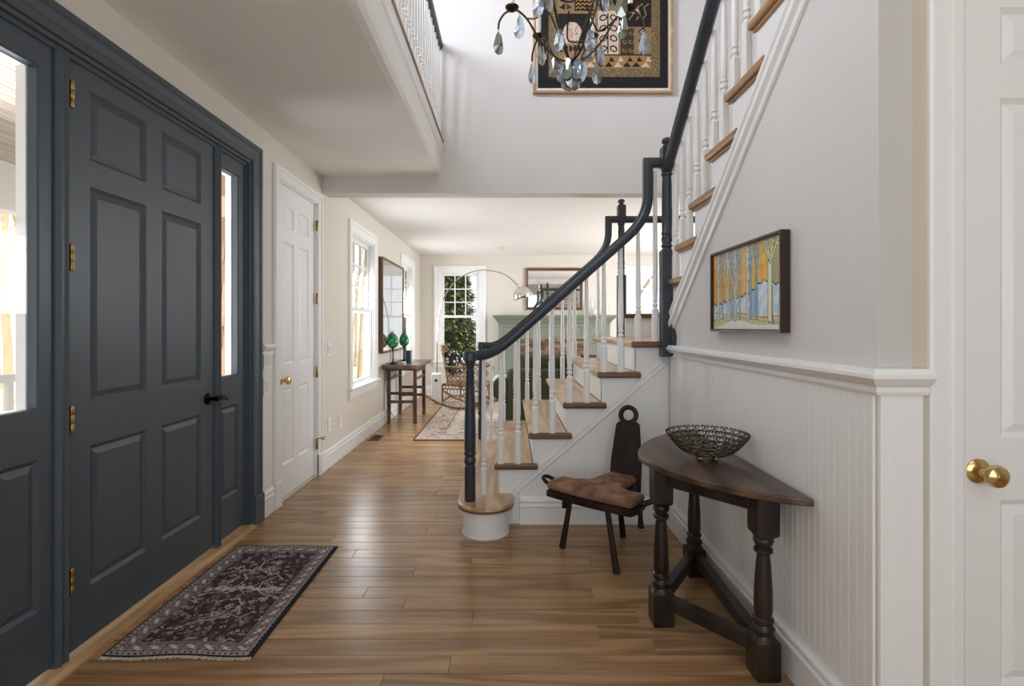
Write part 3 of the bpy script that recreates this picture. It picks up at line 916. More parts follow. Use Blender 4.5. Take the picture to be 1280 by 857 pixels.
# handrails
def hand_prof(w=.030, h=.029):
    return [(-w * .55, -h), (-w * .7, -h * .55), (-w, -h * .3), (-w, h * .25), (-w * .8, h * .7), (-w * .4, h), (w * .4, h), (w * .8, h * .7), (w, h * .25), (w, -h * .3), (w * .7, -h * .55), (w * .55, -h)]
HP = hand_prof()
def first_rail(y0, y1, x0, xg, zt, xn):
    P = [(x0, y0, 1.03), (-.17, y0 + (y1 - y0) * .35, 1.03)]
    zs = lambda x: 1.3845 + .881 * (x - .309)
    P += bez((-.17, y0 + (y1 - y0) * .4, 1.03), (-.092, y1 - (y1 - y0) * .15, 1.03), (.03, y1, zs(.03)), 8)[1:]
    P += bez((xg - .13, y1, zs(xg - .13)), (xg, y1, zs(xg)), (xg, y1, zs(xg) + .14), 8)
    P += [(xg, y1, zt), (xn, y1 + 0.0, zt)]
    return P
MB().rail(first_rail(3.035, 3.14, -.226, .84, 2.186, .93), HP, (0, 1, 0)).build('handrail', 'rail', st)
P = first_rail(4.70, 4.62, -.245, .885, 2.15, 1.0) + [(2.05, 4.62, 2.15)]
MB().rail(P, HP, (0, 1, 0)).build('handrail', 'rail', st)
for (x, y) in ((-.226, 3.035), (-.245, 4.70)):
    MB().lathe([(.036, 1.0), (.042, 1.004), (.042, 1.04), (.038, 1.052), (.03, 1.06), (.01, 1.061)], x, y, 20).build('newel_cap', 'rail', st)
MB().rail([(.948, 3.10, rail2_z(3.10)), (.948, 1.2, rail2_z(1.2))], hand_prof(.032, .030), (1, 0, 0)).build('handrail', 'rail', st)

# ============================================================ GALLERY RAILING
gr = thing('gallery_railing', 'white baluster railing with charcoal handrail on the upstairs gallery edge', 'railing', (-.575, 3, 2.72))
MB().prism([(-.615, 2.722), (-.545, 2.722), (-.538, 2.732), (-.545, 2.75), (-.615, 2.75)], 0.6, 4.318, lambda u, v, n: (u, n, v)).build('shoe_rail', 'nosing_y', gr)
MB().rail([(-.575, 4.315, 3.53), (-.575, 0.6, 3.53)], HP, (1, 0, 0)).build('handrail', 'rail', gr)
yy = 4.27
while yy > 1.9:
    baluster(-.58, yy, 2.749, 3.51, gr, .16, seg=12); yy -= .098

# ============================================================ DRAWN CLOTHS AND CANVASES
def colour_grid(name, mat, par, img, P, thick, hfun=None):
    """slab with one quad per picture cell; img is rows x cols x 3 (linear), P(u, v, n) maps 0..1"""
    H, W = img.shape[:2]
    us = np.linspace(0, 1, W + 1); vs = np.linspace(0, 1, H + 1)
    V = []; F = []
    for j in range(H + 1):
        for i in range(W + 1):
            V.append(P(us[i], vs[j], thick + (hfun(us[i], vs[j]) if hfun else 0)))
    nt = len(V)
    ring = [(i, 0) for i in range(W)] + [(W, j) for j in range(H)] + [(i, H) for i in range(W, 0, -1)] + [(0, j) for j in range(H, 0, -1)]
    for i, j in ring: V.append(P(us[i], vs[j], (hfun(us[i], vs[j]) if hfun else 0)))
    cols = []
    for j in range(H):
        for i in range(W):
            a = j * (W + 1) + i
            F.append((a, a + 1, a + W + 2, a + W + 1)); cols.append(img[j, i])
    k = len(ring)
    for q in range(k):
        q2 = (q + 1) % k
        i, j = ring[q]; i2, j2 = ring[q2]
        F.append((nt + q, nt + q2, j2 * (W + 1) + i2, j * (W + 1) + i)); cols.append(img[min(j, H - 1), min(i, W - 1)])
    F.append(tuple(range(nt + k - 1, nt - 1, -1))); cols.append(img[0, 0])
    V = np.array(V, float); c = (V.min(0) + V.max(0)) / 2
    me = bpy.data.meshes.new(name)
    me.from_pydata((V - c).tolist(), [], F)
    at = me.color_attributes.new('Col', 'FLOAT_COLOR', 'CORNER')
    arr = np.ones((len(me.loops), 4), np.float32)
    n = 0
    for f, cc in zip(F, cols):
        arr[n:n + len(f), :3] = cc; n += len(f)
    at.data.foreach_set('color', arr.ravel())
    me.materials.append(M[mat])
    bm = bmesh.new(); bm.from_mesh(me)
    # make sure the picture side faces along +n
    e0 = Vector(P(.5, .5, 1)) - Vector(P(.5, .5, 0))
    bm.faces.ensure_lookup_table(); bm.normal_update()
    if bm.faces[len(bm.faces) // 2].normal.dot(e0) < 0:
        bmesh.ops.reverse_faces(bm, faces=bm.faces)
    bm.to_mesh(me); bm.free()
    o = bpy.data.objects.new(name, me); C.objects.link(o)
    WL[o.name] = c
    if par is not None: o.parent = par; o.location = c - WL[par.name]
    else: o.location = c
    return o
class Pic:
    def __init__(s, w, h, cell, bgc):
        s.W, s.H = int(round(w / cell)), int(round(h / cell)); s.w, s.h = w, h
        x = (np.arange(s.W) + .5) / s.W * w; y = (np.arange(s.H) + .5) / s.H * h
        s.x, s.y = np.meshgrid(x, y)
        s.img = np.zeros((s.H, s.W, 3)); s.img[:] = lin(bgc)
        s.rng = np.random.RandomState(5)
    def fill(s, mask, c, a=1.0):
        s.img[mask] = s.img[mask] * (1 - a) + np.array(lin(c)) * a
    def rect(s, x0, x1, y0, y1, c, a=1.0): s.fill((s.x >= x0) & (s.x < x1) & (s.y >= y0) & (s.y < y1), c, a)
    def ell(s, cx, cy, rx, ry, c, a=1.0, rot=0.0):
        dx, dy = s.x - cx, s.y - cy; q, w = math.cos(rot), math.sin(rot)
        s.fill(((dx * q + dy * w) / rx) ** 2 + ((-dx * w + dy * q) / ry) ** 2 < 1, c, a)
    def ring(s, cx, cy, r0, r1, c, sx=1.0):
        d = np.hypot((s.x - cx) / sx, s.y - cy); s.fill((d >= r0) & (d < r1), c)
    def line(s, pts, wd, c, a=1.0):
        mk = np.zeros(s.x.shape, bool)
        for (x0, y0), (x1, y1) in zip(pts[:-1], pts[1:]):
            L = math.hypot(x1 - x0, y1 - y0) or 1e-6
            t = np.clip(((s.x - x0) * (x1 - x0) + (s.y - y0) * (y1 - y0)) / L ** 2, 0, 1)
            mk |= np.hypot(s.x - x0 - t * (x1 - x0), s.y - y0 - t * (y1 - y0)) < wd / 2
        s.fill(mk, c, a)
    def tri(s, p, c):
        (a, b), (d, e), (f, g) = p
        def sd(x0, y0, x1, y1): return (s.x - x1) * (y0 - y1) - (x0 - x1) * (s.y - y1)
        q, w, r = sd(a, b, d, e), sd(d, e, f, g), sd(f, g, a, b)
        s.fill(((q >= 0) & (w >= 0) & (r >= 0)) | ((q <= 0) & (w <= 0) & (r <= 0)), c)
    def speckle(s, amt, blk=1):
        h, w = -(-s.H // blk), -(-s.W // blk)
        n = np.kron(s.rng.uniform(1 - amt, 1 + amt, (h, w)), np.ones((blk, blk)))[:s.H, :s.W]
        s.img = np.clip(s.img * n[..., None], 0, 1)

# ---- entry rug (dark floral)
w, h = .55, .955
p = Pic(w, h, .0042, '#383133')
rg = random.Random(11)
for i in range(520):
    x, y = rg.uniform(.085, w - .085), rg.uniform(.085, h - .085)
    c = rg.choice(['#8f8580', '#75615f', '#a3988f', '#5f4a4c', '#7c6f6c', '#6a3f45'])
    k = rg.random()
    if k < .55:
        a = rg.uniform(0, 3)
        p.ell(x, y, rg.uniform(.009, .015), rg.uniform(.005, .009), c, .9, a); p.ell(x, y, .004, .003, '#2b2427', .9, a)
    elif k < .8: p.ring(x, y, .005, .011, c)
    else:
        a = rg.uniform(0, 6.3)
        p.line([(x, y), (x + .02 * math.cos(a), y + .02 * math.sin(a)), (x + .03 * math.cos(a + .7), y + .03 * math.sin(a + .7))], .005, c)
for cx, cy, fl in ((.26, .27, 1), (.31, .68, -1), (.17, .5, 1), (.4, .47, -1)):
    p.line([(cx - .10 * fl, cy - .10), (cx - .05 * fl, cy - .05), (cx + .01 * fl, cy - .04), (cx + .06 * fl, cy + .0), (cx + .07 * fl, cy + .08), (cx + .03 * fl, cy + .13)], .006, '#a79d94')
    p.line([(cx + .06 * fl, cy), (cx + .12 * fl, cy - .02), (cx + .15 * fl, cy + .03)], .005, '#978d86')
    for a in range(8):
        p.ell(cx + .028 * math.cos(a * .785), cy + .028 * math.sin(a * .785), .016, .008, '#7b686a', .9, a * .785)
    p.ell(cx, cy, .016, .016, '#a3968f'); p.ell(cx, cy, .008, .008, '#5c3b40')
for x in np.arange(.12, .46, .035):
    p.ell(x, .485 + .012 * math.sin(x * 50), .02, .014, '#a69c94', .85, x * 9)
ed = np.minimum(np.minimum(p.x, w - p.x), np.minimum(p.y, h - p.y))
p.fill(ed < .084, '#8a837f')
p.fill((ed < .080) & (ed > .076), '#3a3436')
ph = np.where(np.minimum(p.x, w - p.x) < np.minimum(p.y, h - p.y), p.y, p.x)
band = (ed < .074) & (ed > .026)
p.fill(band, '#726b6a')
wv = np.sin(ph * 95) * .010 + .050
p.fill(band & (np.abs(wv - ed) < .0035), '#aaa19a')
p.fill(band & (np.hypot(((ph + .033) % .066) - .033, ed - .050) < .012), '#7d5a5c')
p.fill(band & (np.hypot((ph % .066) - .033, ed - .050) < .010), '#b0a79f')
p.fill(band & (np.hypot(((ph + .0165) % .033) - .0165, ed - .066) < .006), '#564c4d')
p.fill(band & (np.hypot(((ph + .0165) % .033) - .0165, ed - .034) < .006), '#564c4d')
p.fill((ed < .020), '#8f8883'); p.fill((ed < .019) & (ed > .012) & ((ph % .022) < .011), '#1f1d20')
p.fill(ed < .009, '#26262a'); p.fill(p.x > w - .016, '#25262b')
p.img = np.clip(p.img * 1.5, 0, 1)
p.speckle(.28)
er = thing('entry_rug', 'small dark floral rug with pale border lying in front of the charcoal door', 'rug', (-1.2, 2.35, 0))
def hr(u, v):
    return .005 * math.exp(-((u - .18) / .09) ** 2 - ((v - 1.0) / .05) ** 2) + .0025 * max(0, math.sin(u * 7) * math.sin(v * 11))
colour_grid('pile', 'rugattr', er, p.img, lambda u, v, n: (-1.478 + .548 * u + .0 * v, 1.885 + .945 * v - .006 * math.sin(u * 9) , .0015 + n), .006, hr)
m = MB()
for i in range(150):
    x = -1.478 + .548 * (i + .5) / 150
    y0 = 1.888 - .006 * math.sin((i + .5) / 150 * 9)
    m.tube([(x, y0, .005), (x + rg.uniform(-.004, .004), y0 - rg.uniform(.012, .02), .003)], .0017, 3, smooth=False)
    y1 = 1.885 + .945 - .006 * math.sin((i + .5) / 150 * 9)
m.build('fringe', 'fringe', er, kind='stuff')

# ---- living-room rug (red and cream)
w, h = 2.3, 2.75
p = Pic(w, h, .014, '#cbbfae')
for cx in np.arange(.25, w, .22):
    p.rect(cx - .012, cx + .006, 0, h, '#b8a898')
    for y in np.arange(.1, h, .13):
        for k in range(6):
            x0 = cx + rg.uniform(-.08, .08); y0 = y + rg.uniform(-.04, .04)
            c = rg.choice(['#55484a', '#70494c', '#454349', '#86625e', '#655a56'])
            if rg.random() < .6: p.rect(x0, x0 + rg.uniform(.02, .06), y0, y0 + rg.uniform(.012, .025), c, .85)
            else: p.ell(x0, y0, .02, .012, c, .85)
ed = np.minimum(np.minimum(p.x, w - p.x), np.minimum(p.y, h - p.y))
ph = np.where(np.minimum(p.x, w - p.x) < np.minimum(p.y, h - p.y), p.y, p.x)
p.fill(ed < .30, '#c0b0a2')
for i in range(1500):
    x, y = rg.uniform(0, w), rg.uniform(0, h)
    e = min(x, w - x, y, h - y)
    if .03 < e < .28:
        p.rect(x, x + rg.uniform(.02, .06), y, y + rg.uniform(.014, .03), rg.choice(['#5f3a3e', '#45424c', '#7d5552', '#5a4f4a', '#d3c7b6']), .9)
p.fill((ed < .30) & (ed > .285), '#8b6a62'); p.fill((ed < .035) & (ed > .02), '#b39a8c'); p.fill(ed <= .02, '#5e2427')
p.speckle(.12)
lr = thing('living_room_rug', 'large cream and red patterned rug under the wicker rocker and sofa', 'rug', (.15, 6.8, 0))
colour_grid('pile', 'carpetattr', lr, p.img, lambda u, v, n: (-1.01 + w * u, 5.47 + h * v, .0015 + n), .008)

# ---- tapestry on the upper wall
w, h = 1.075, 1.24
p = Pic(w, h, .0055, '#2a2726')
fx0, fx1, fy0, fy1 = .088, 1.01, .088, 1.16
p.rect(fx0, fx1, fy0, fy1, '#77654f')
n = p.rng.uniform(0, 1, p.x.shape)
p.fill((p.x > fx0) & (p.x < fx1) & (p.y > fy0) & (p.y < fy1) & (n < .25), '#625139'); p.fill((p.x > fx0) & (p.x < fx1) & (p.y > fy0) & (p.y < fy1) & (n > .8), '#94805c')
ix0, ix1, iy0, iy1 = .165, .925, .162, 1.09
def P2(a, b): return ix0 + a * (ix1 - ix0), iy0 + b * (iy1 - iy0)
BR, BL, TN, PK = '#46392c', '#2b2624', '#8c7556', '#cdb6a3'
p.rect(ix0, ix1, iy0, iy1, TN)
S = .77
def q(a0, a1, b0, b1, c): p.rect(ix0 + a0, ix0 + a1, iy0 + b0, iy0 + b1, c)
q(0, .30, .13, .45, BL)
p.ell(ix0 + .12, iy0 + .275, .08, .105, PK); q(.04, .21, .13, .20, TN)
for i in range(60):
    a, r = rg.uniform(0, 6.28), math.sqrt(rg.random())
    yy_ = iy0 + .285 + .105 * r * math.sin(a)
    if yy_ > iy0 + .212: p.ell(ix0 + .12 + .077 * r * math.cos(a), yy_, .004, .004, BR)
for i in range(4): p.ell(ix0 + .07 + i * .036, iy0 + .16, .014, .026, BL)
q(.33, .50, .11, .47, PK)
for c in range(2):
    for r in range(4):
        p.ell(ix0 + .375 + c * .085, iy0 + .16 + r * .085, .034, .026, BL, 1, .5 * (1 - 2 * c)); p.ell(ix0 + .375 + c * .085, iy0 + .16 + r * .085, .022, .015, PK, 1, .5 * (1 - 2 * c))
p.line([(ix0 + .415, iy0 + .12), (ix0 + .415, iy0 + .45)], .008, BL)
q(.52, .63, .11, .33, BR)
for c in range(2):
    for r in range(3):
        cx, cy = ix0 + .548 + c * .055, iy0 + .15 + r * .07
        p.line([(cx + .004 * k * math.cos(k * .8) * .8, cy + .004 * k * math.sin(k * .8) * .8) for k in range(9)], .0065, TN)
q(.65, .77, .11, .33, TN)
for r in range(3):
    cx, cy = ix0 + .70, iy0 + .15 + r * .075
    for s_, c in ((.034, BL), (.022, PK), (.01, BL)):
        p.tri([(cx - s_, cy), (cx + s_, cy), (cx, cy + s_)], c); p.tri([(cx - s_, cy), (cx + s_, cy), (cx, cy - s_)], c)
q(.50, .77, .34, .57, BL)
for cx in (.56, .62, .68, .73):
    p.line([(ix0 + cx - .03, iy0 + .40), (ix0 + cx, iy0 + .44), (ix0 + cx - .02, iy0 + .50), (ix0 + cx + .02, iy0 + .53)], .010, TN)
p.ell(ix0 + .64, iy0 + .47, .03, .022, PK); p.ell(ix0 + .64, iy0 + .47, .014, .010, BR)
q(0, .77, 0, .10, '#9a7a50')
for i in range(10):
    x0 = ix0 + .005 + i * .076
    c = BL if i % 3 else PK
    for r in range(2): p.tri([(x0 + .038 * r, iy0 + .01 + .045 * r), (x0 + .07 + .038 * r * .4, iy0 + .01 + .045 * r), (x0 + .036 + .02 * r, iy0 + .05 + .045 * r)], c)
q(.30, .78, .10, .112, BL)
q(0, .12, .47, .88, TN); q(.14, .30, .47, .88, BL)
for r in range(12):
    for c in range(4):
        x0 = ix0 + .15 + c * .037
        p.line([(x0, iy0 + .49 + r * .032), (x0 + .018, iy0 + .505 + r * .032), (x0 + .036, iy0 + .49 + r * .032)], .008, '#b08448')
for r in range(5):
    p.tri([(ix0 + .01, iy0 + .50 + r * .075), (ix0 + .06, iy0 + .535 + r * .075), (ix0 + .06, iy0 + .48 + r * .075)], BL)
    p.tri([(ix0 + .12, iy0 + .50 + r * .075), (ix0 + .07, iy0 + .535 + r * .075), (ix0 + .07, iy0 + .48 + r * .075)], BR)
for r in range(3):
    for c in range(3):
        p.ell(ix0 + .37 + c * .05, iy0 + .55 + r * .11, .018, .04, BL, 1, .3)
        p.ell(ix0 + .57 + c * .08, iy0 + .63 + r * .09, .03, .03, BL); p.ell(ix0 + .57 + c * .08, iy0 + .63 + r * .09, .015, .015, PK)
p.speckle(.22)
tp = thing('framed_tapestry', 'large dark framed cloth with tan folk motifs high on the upper wall behind the chandelier', 'wall art', (.777, 4.3, 3.8))
X0, X1, Z0, Z1 = .199, 1.356, 3.127, 4.45
FT = lambda u, v, n: (u, 4.32 - n, v)
MB().sweep([(X0 + .022, Z0 + .022), (X0 + .022, Z1 - .022), (X1 - .022, Z1 - .022), (X1 - .022, Z0 + .022)], [(0, .002), (0, .03), (.008, .034), (.018, .034), (.022, .03), (.022, .002)], FT, closed=True).build('frame', 'framewood', tp)
MB().box(X0 + .02, X1 - .02, 4.302, 4.316, Z0 + .02, Z1 - .02).build('mat_board', 'mat_white', tp)
colour_grid('cloth', 'clothattr', tp, p.img, lambda u, v, n: (X0 + .041 + w * u, 4.302 - n, Z0 + .046 + h * v), .006)

# ---- painting of trees on the right wall
w, h = .612, .345
p = Pic(w, h, .0036, '#d9a233')
hue = .5 + .5 * np.sin(p.x * 40 + 3 * np.sin(p.y * 25)) * np.sin(p.y * 33 + 2 * np.cos(p.x * 31))
p.img[:] = np.array(lin('#d69a2c'))[None, None] * (1 - hue[..., None]) + np.array(lin('#e3b85a'))[None, None] * hue[..., None]
p.fill((p.x > .53) & (p.y > .15), '#8fa27c'); p.fill((p.x > .56) & (p.y > .14), '#c9a04a', .6)
edge = .115 + .05 * np.clip((p.x - .05) / .5, 0, 1) + .028 * np.exp(-((p.x - .47) / .07) ** 2) + .004 * np.sin(p.x * 120)
p.fill(p.y < edge, '#b9cdd6'); p.fill((p.y < edge) & (hue > .55), '#cfdcdd')
p.fill((p.y < edge) & (np.abs(p.x - .40) < .035), '#8fb7cf'); p.fill((p.y < edge) & (np.abs(p.x - .2) < .02), '#9dbccd')
p.fill(np.abs(p.y - edge) < .0028, '#3f3b38')
g = .042 + .03 * np.exp(-((p.x - .25) / .14) ** 2) + .012 * np.clip((p.x - .3) * 3, 0, 1)
p.fill(p.y < g, '#cbc58f'); p.fill((p.y < g - .012) & (p.x > .3), '#b9c39a'); p.fill(p.y < g - .03, '#dde3d6')
p.fill(np.abs(p.y - g) < .0026, '#b98f3a'); p.fill(np.abs(p.y - (.07 - .09 * (p.x - .1))) < .0026, '#c2a24e')
for x, wd, c in ((.06, .020, '#c6c9c4'), (.105, .012, '#a7b2b8'), (.16, .016, '#c9ccc8'), (.20, .012, '#9fb0bb'), (.235, .022, '#b4bfc4'), (.275, .012, '#a0aeb6'), (.345, .016, '#d2d6d2'), (.372, .010, '#8fb0c2'), (.42, .016, '#8fa5b3')):
    p.line([(x + .004, .05), (x, .15), (x + .003, .25), (x - .004, .345)], wd + .006, '#55636c'); p.line([(x + .004, .05), (x, .15), (x + .003, .25), (x - .004, .345)], wd, c)
    for s_ in (-1, 1):
        p.line([(x, .21 + .02 * s_), (x + s_ * .014, .28), (x + s_ * .022, .345)], .008, '#6e7f88'); p.line([(x, .21 + .02 * s_), (x + s_ * .014, .28), (x + s_ * .022, .345)], .004, c)
x = .525
p.line([(x, .045), (x, .15), (x - .002, .26)], .034, '#4e5248'); p.line([(x, .045), (x, .15), (x - .002, .26)], .026, '#dcdcb8')
for dx, dy in ((-.05, .34), (-.025, .345), (.02, .345), (.06, .33)):
    p.line([(x, .25), (x + dx * .5, .29), (x + dx, dy)], .014, '#4e5248'); p.line([(x, .25), (x + dx * .5, .29), (x + dx, dy)], .008, '#dcdcb8')
for i in range(40): p.ell(x + rg.uniform(-.06, .07), rg.uniform(.29, .345), .006, .004, rg.choice(['#6f98a4', '#d9d4b4', '#c09a4a']), .9, rg.uniform(0, 3))
p.ring(.545, .034, .0045, .0085, '#33516a'); p.line([(.545, .042), (.545, .056)], .004, '#33516a')
p.speckle(.06)
pt = thing('tree_painting', 'small walnut framed painting of pale trees on yellow hanging above the right chair rail', 'painting', (XR, 2.1, 1.36))
ya, yb_, za, zb = 1.796, 2.420, 1.178, 1.536
# front seen from -X: left is far
PPn = lambda u, v, n: (XR - .004 - n, yb_ - u, v)
MB().sweep([(.008, za + .008), (.008, zb - .008), (.616, zb - .008), (.616, za + .008)], [(-.004, .0), (-.004, .030), (.001, .034), (.008, .034), (.008, 0)], PPn, closed=True).build('frame', 'walnut', pt)
colour_grid('canvas', 'paintattr', pt, p.img, lambda u, v, n: (XR - .012 - n, yb_ - .006 - .612 * u, za + .0065 + .345 * v), .014)

# ============================================================ CHANDELIER
cx, cy = .324, 2.70
ch = thing('chandelier', 'dark bronze chandelier with candle sleeves and hanging glass drops', 'chandelier', (cx, cy, 2.6))
R = .307; zc = 2.852
hub = (cx, cy, 2.575)
MB().lathe([(.006, 2.55), (.016, 2.556), (.019, 2.566), (.014, 2.578), (.008, 2.59)], cx, cy, 14).build('hub', 'bronze', ch)
MB().lathe([(.006, 3.05), (.016, 3.06), (.02, 3.1), (.012, 3.14), (.006, 3.16), (.006, 4.98), (.05, 4.985), (.055, 5.0)], cx, cy, 12).build('stem', 'bronze', ch)
def pend(x, y, z, size, wdt, rot, mat, name='glass_drop', tilt=0.0):
    rot = R_.uniform(-.75, .75)
    s, c = math.sin(rot), math.cos(rot)
    out = [(0, 0), (.30, -.16), (.42, -.42), (.5, -.68), (.36, -.9), (.0, -1.0), (-.36, -.9), (-.5, -.68), (-.36, -.42), (-.22, -.16)]
    k = len(out); V = []; t = .007
    j = [R_.uniform(-.06, .06) for _ in out]
    for sgn in (1, -1):
        for (a, b), jj in zip(out, j):
            aa = a * wdt * (1 + jj); V.append((x + aa * c, y + aa * s, z - .012 + b * size))
        V = V if sgn == 1 else V[:k]
    V.append((x - t * s, y + t * c, z - .012 - .6 * size)); V.append((x + t * s, y - t * c, z - .012 - .6 * size))
    F = []
    for i in range(k):
        i2 = (i + 1) % k; F += [(i, i2, k), (i2, i, k + 1)]
    o = MB().add(V, F).build(name, mat, ch)
    MB().tube([(x + .0045 * math.cos(a), y, z - .006 + .0075 * math.sin(a)) for a in np.linspace(0, 6.283, 9)[:-1]], .0011, 4, closed=True).build('drop_hook', 'bronze', o)
for i in range(6):
    a = math.radians(i * 60)
    d = Vector((math.cos(a), math.sin(a), 0))
    def at(r, z): return (cx + d.x * r, cy + d.y * r, z)
    arm = MB()
    arm.tube(crom([at(.012, 2.572), at(.085, 2.60), at(.165, 2.69), at(.225, 2.79), at(.275, 2.838), at(R, 2.842), at(.345, 2.825), at(.372, 2.785), at(.378, 2.745)], 5), .0055, 6)
    ao = arm.build('arm', 'bronze', ch)
    MB().lathe([(.008, zc - .016), (.02, zc - .012), (.034, zc), (.036, zc + .006), (.03, zc + .008), (.004, zc + .008)], at(R, 0)[0], at(R, 0)[1], 16).build('drip_cup', 'bronze', ao)
    MB().lathe([(.0135, zc + .006), (.0135, zc + .11), (.011, zc + .113)], at(R, 0)[0], at(R, 0)[1], 12).build('candle_sleeve', 'candle', ao)
    # cage rods and scrolls between the arms
    a2 = a + math.radians(60); am = a + math.radians(30)
    MB().tube(crom([(cx + .235 * math.cos(a), cy + .235 * math.sin(a), 2.80), (cx + .19 * math.cos(am - .3), cy + .19 * math.sin(am - .3), 2.775), (cx + .17 * math.cos(am), cy + .17 * math.sin(am), 2.79), (cx + .10 * math.cos(am), cy + .10 * math.sin(am), 2.90)], 5), .0048, 6).build('scroll', 'bronze', ch)
    mt = ['crystal', 'crystal_back']
    p_ = at(.378, 2.745); pend(*p_, .125, .058, a * 1.3 + .4, mt[i % 2])
    p_ = at(.268, 2.828); pend(*p_, .125, .062, a + 1.9, mt[(i + 1) % 2])
    p_ = at(.155, 2.685); pend(*p_, .12, .06, a * .7 + .2, mt[(i // 2) % 2])
    p_ = at(.05, 2.585); pend(*p_, .11, .066, a * .5 - .3, mt[(i + i // 3) % 2])
    p_ = (cx + .024 * math.cos(am), cy + .024 * math.sin(am), 2.555); pend(*p_, .115, .064, am * .6, mt[(i // 3) % 2])

for deg in (18, 162, 205, 335):
    ca, sa = math.cos(math.radians(deg)), math.sin(math.radians(deg))
    MB().tube(crom([(cx + r_ * ca, cy + r_ * sa, z_) for r_, z_ in ((.010, 2.58), (.05, 2.69), (.09, 2.79), (.125, 2.90), (.10, 3.02), (.015, 3.12))], 5), .004, 6).build('cage_rod', 'bronze', ch)

# ============================================================ HALF-MOON TABLE
ht = thing('half_moon_table', 'dark antique half moon table with turned legs against the right wall', 'table', (.86, 2.08, 0))
YT, RT, DT = 2.17, .54, .41
poly = [(XR - .018, YT - RT)]
for i in range(1, 40):
    a = math.pi * i / 40
    c_, s_ = math.cos(a), math.sin(a)
    poly.append((XR - .018 - DT * s_ ** 1.25, YT - RT * math.copysign(abs(c_) ** 1.25, c_)))
poly.append((XR - .018, YT + RT))
MB().prism(poly, .634, .66, PZ, rnd=.006).build('tabletop', 'antique', ht)
LG = {'near': (.876, 1.79), 'far': (.898, 2.52), 'front': (.618, 2.11)}
def half_leg(x, y):
    prof = [(.038, 0, 1), (.041, .01, 1), (.041, .13, 1), (.034, .142, 0), (.030, .148, 0), (.037, .156, 0), (.038, .168, 0), (.031, .176, 0), (.027, .182, 0), (.034, .19, 0), (.034, .2, 0), (.027, .207, 0),
            (.0305, .225, 0), (.0295, .30, 0), (.024, .39, 0), (.0205, .415, 0), (.0205, .42, 0), (.031, .428, 0), (.031, .438, 0), (.023, .445, 0), (.031, .458, 0), (.034, .468, 0), (.030, .476, 0), (.036, .49, 1), (.038, .50, 1), (.038, .634, 1)]
    MB().lathe(prof, x, y, 16).build('leg', 'antique_leg', ht, sharp=30)
for k in LG: half_leg(*LG[k])
def beam(a, b, z0, z1, hw, name, mat='antique_leg'):
    A, B = Vector(a), Vector(b); d = (B - A).normalized(); nrm = Vector((-d.y, d.x))
    MB().prism([tuple(A + nrm * hw), tuple(B + nrm * hw), tuple(B - nrm * hw), tuple(A - nrm * hw)], z0, z1, PZ, rnd=.003).build(name, mat, ht)
def inner(a, b, t=.036):
    A, B = Vector(LG[a]), Vector(LG[b]); d = (B - A).normalized(); return tuple(A + d * t), tuple(B - d * t)
for a, b in (('near', 'far'), ('near', 'front'), ('front', 'far')):
    beam(*inner(a, b), .075, .125, .02, 'stretcher'); 
for a, b in (('near', 'far'), ('near', 'front'), ('front', 'far')):
    beam(*inner(a, b), .562, .634, .016, 'apron')

# ---- scrollwork bowl
bx, by, bz = .806, 2.115, .661
bo = thing('scrollwork_bowl', 'openwork metal bowl of scrolled wire on small ball feet on the half moon table', 'bowl', (bx, by, bz))
def bp(t, a):          # t 0 (bottom) .. 1 (rim)
    r = .035 + .128 * (t ** .62); z = .020 + .092 * t ** 1.5
    return Vector((bx + r * math.cos(a), by + r * math.sin(a), bz + z))
m = MB()
lv = [.04, .18, .34, .5, .66, .82, .98]
for li in range(6):
    t0, t1 = lv[li], lv[li + 1]
    n = [11, 14, 18, 21, 23, 25][li]
    for i in range(n):
        ac = 2 * math.pi * (i + .5 * (li % 2)) / n; w_ = 2 * math.pi / n
        for s_ in (-1, 1):
            pts = [bp(t0, ac)]
            for (da, dt) in ((.35, .28), (.50, .58), (.40, .88), (.20, .95), (.10, .78), (.18, .64), (.27, .72)):
                pts.append(bp(t0 + (t1 - t0) * dt, ac + s_ * da * w_))
            m.tube(crom(pts, 2), .0023, 4, smooth=True, cap=False)
    m.tube([bp(t0, a) for a in np.linspace(0, 2 * math.pi, 49)[:-1]], .0019, 4, closed=True)
m.build('scroll_wirework', 'bowlmetal', bo, kind='stuff')
MB().lathe([(.002, bz + .017), (.036, bz + .018), (.040, bz + .022), (.036, bz + .024), (.002, bz + .023)], bx, by, 24).build('base_disc', 'bowlmetal', bo)
for i in range(4):
    a = math.radians(215 + i * 90)
    MB().lathe([(.003, 0), (.0085, .003), (.011, .009), (.0085, .016), (.004, .021)], bx + .042 * math.cos(a), by + .042 * math.sin(a), 10, z=bz - .0008).build('ball_foot', 'oldbrass', bo)

# ============================================================ BIRTHING CHAIR
bc = thing('carved_chair', 'low dark carved three legged chair with ring topped plank back and brown T cushion', 'chair', (.45, 2.7, 0))
O = Vector((.445, 2.68)); ax = Vector((.77, -.64)).normalized(); ay = Vector((.64, .77)).normalized()
def CP(u, v, n):
    w_ = O + ax * u + ay * v
    return (w_.x, w_.y, n)
def tee(g):
    L, Wd, sw, sl = .245 + g, .085 + g, .085 + g, .325 + g
    o_ = []
    for i in range(9):
        u = -L + 2 * L * i / 8
        o_.append((u, -Wd - .018 * math.cos(u / L * 1.4)))
    o_ += [(L + .012, -.02), (L, Wd * .8), (sw + .08, Wd * .72), (sw + .01, Wd + .03), (sw, sl - .02), (sw - .02, sl), (-sw + .02, sl), (-sw, sl - .02), (-sw - .01, Wd + .03), (-sw - .08, Wd * .72), (-L, Wd * .8), (-L - .012, -.02)]
    return o_
MB().prism(tee(0), .295, .332, CP, rnd=.008).build('seat', 'chairwood', bc)
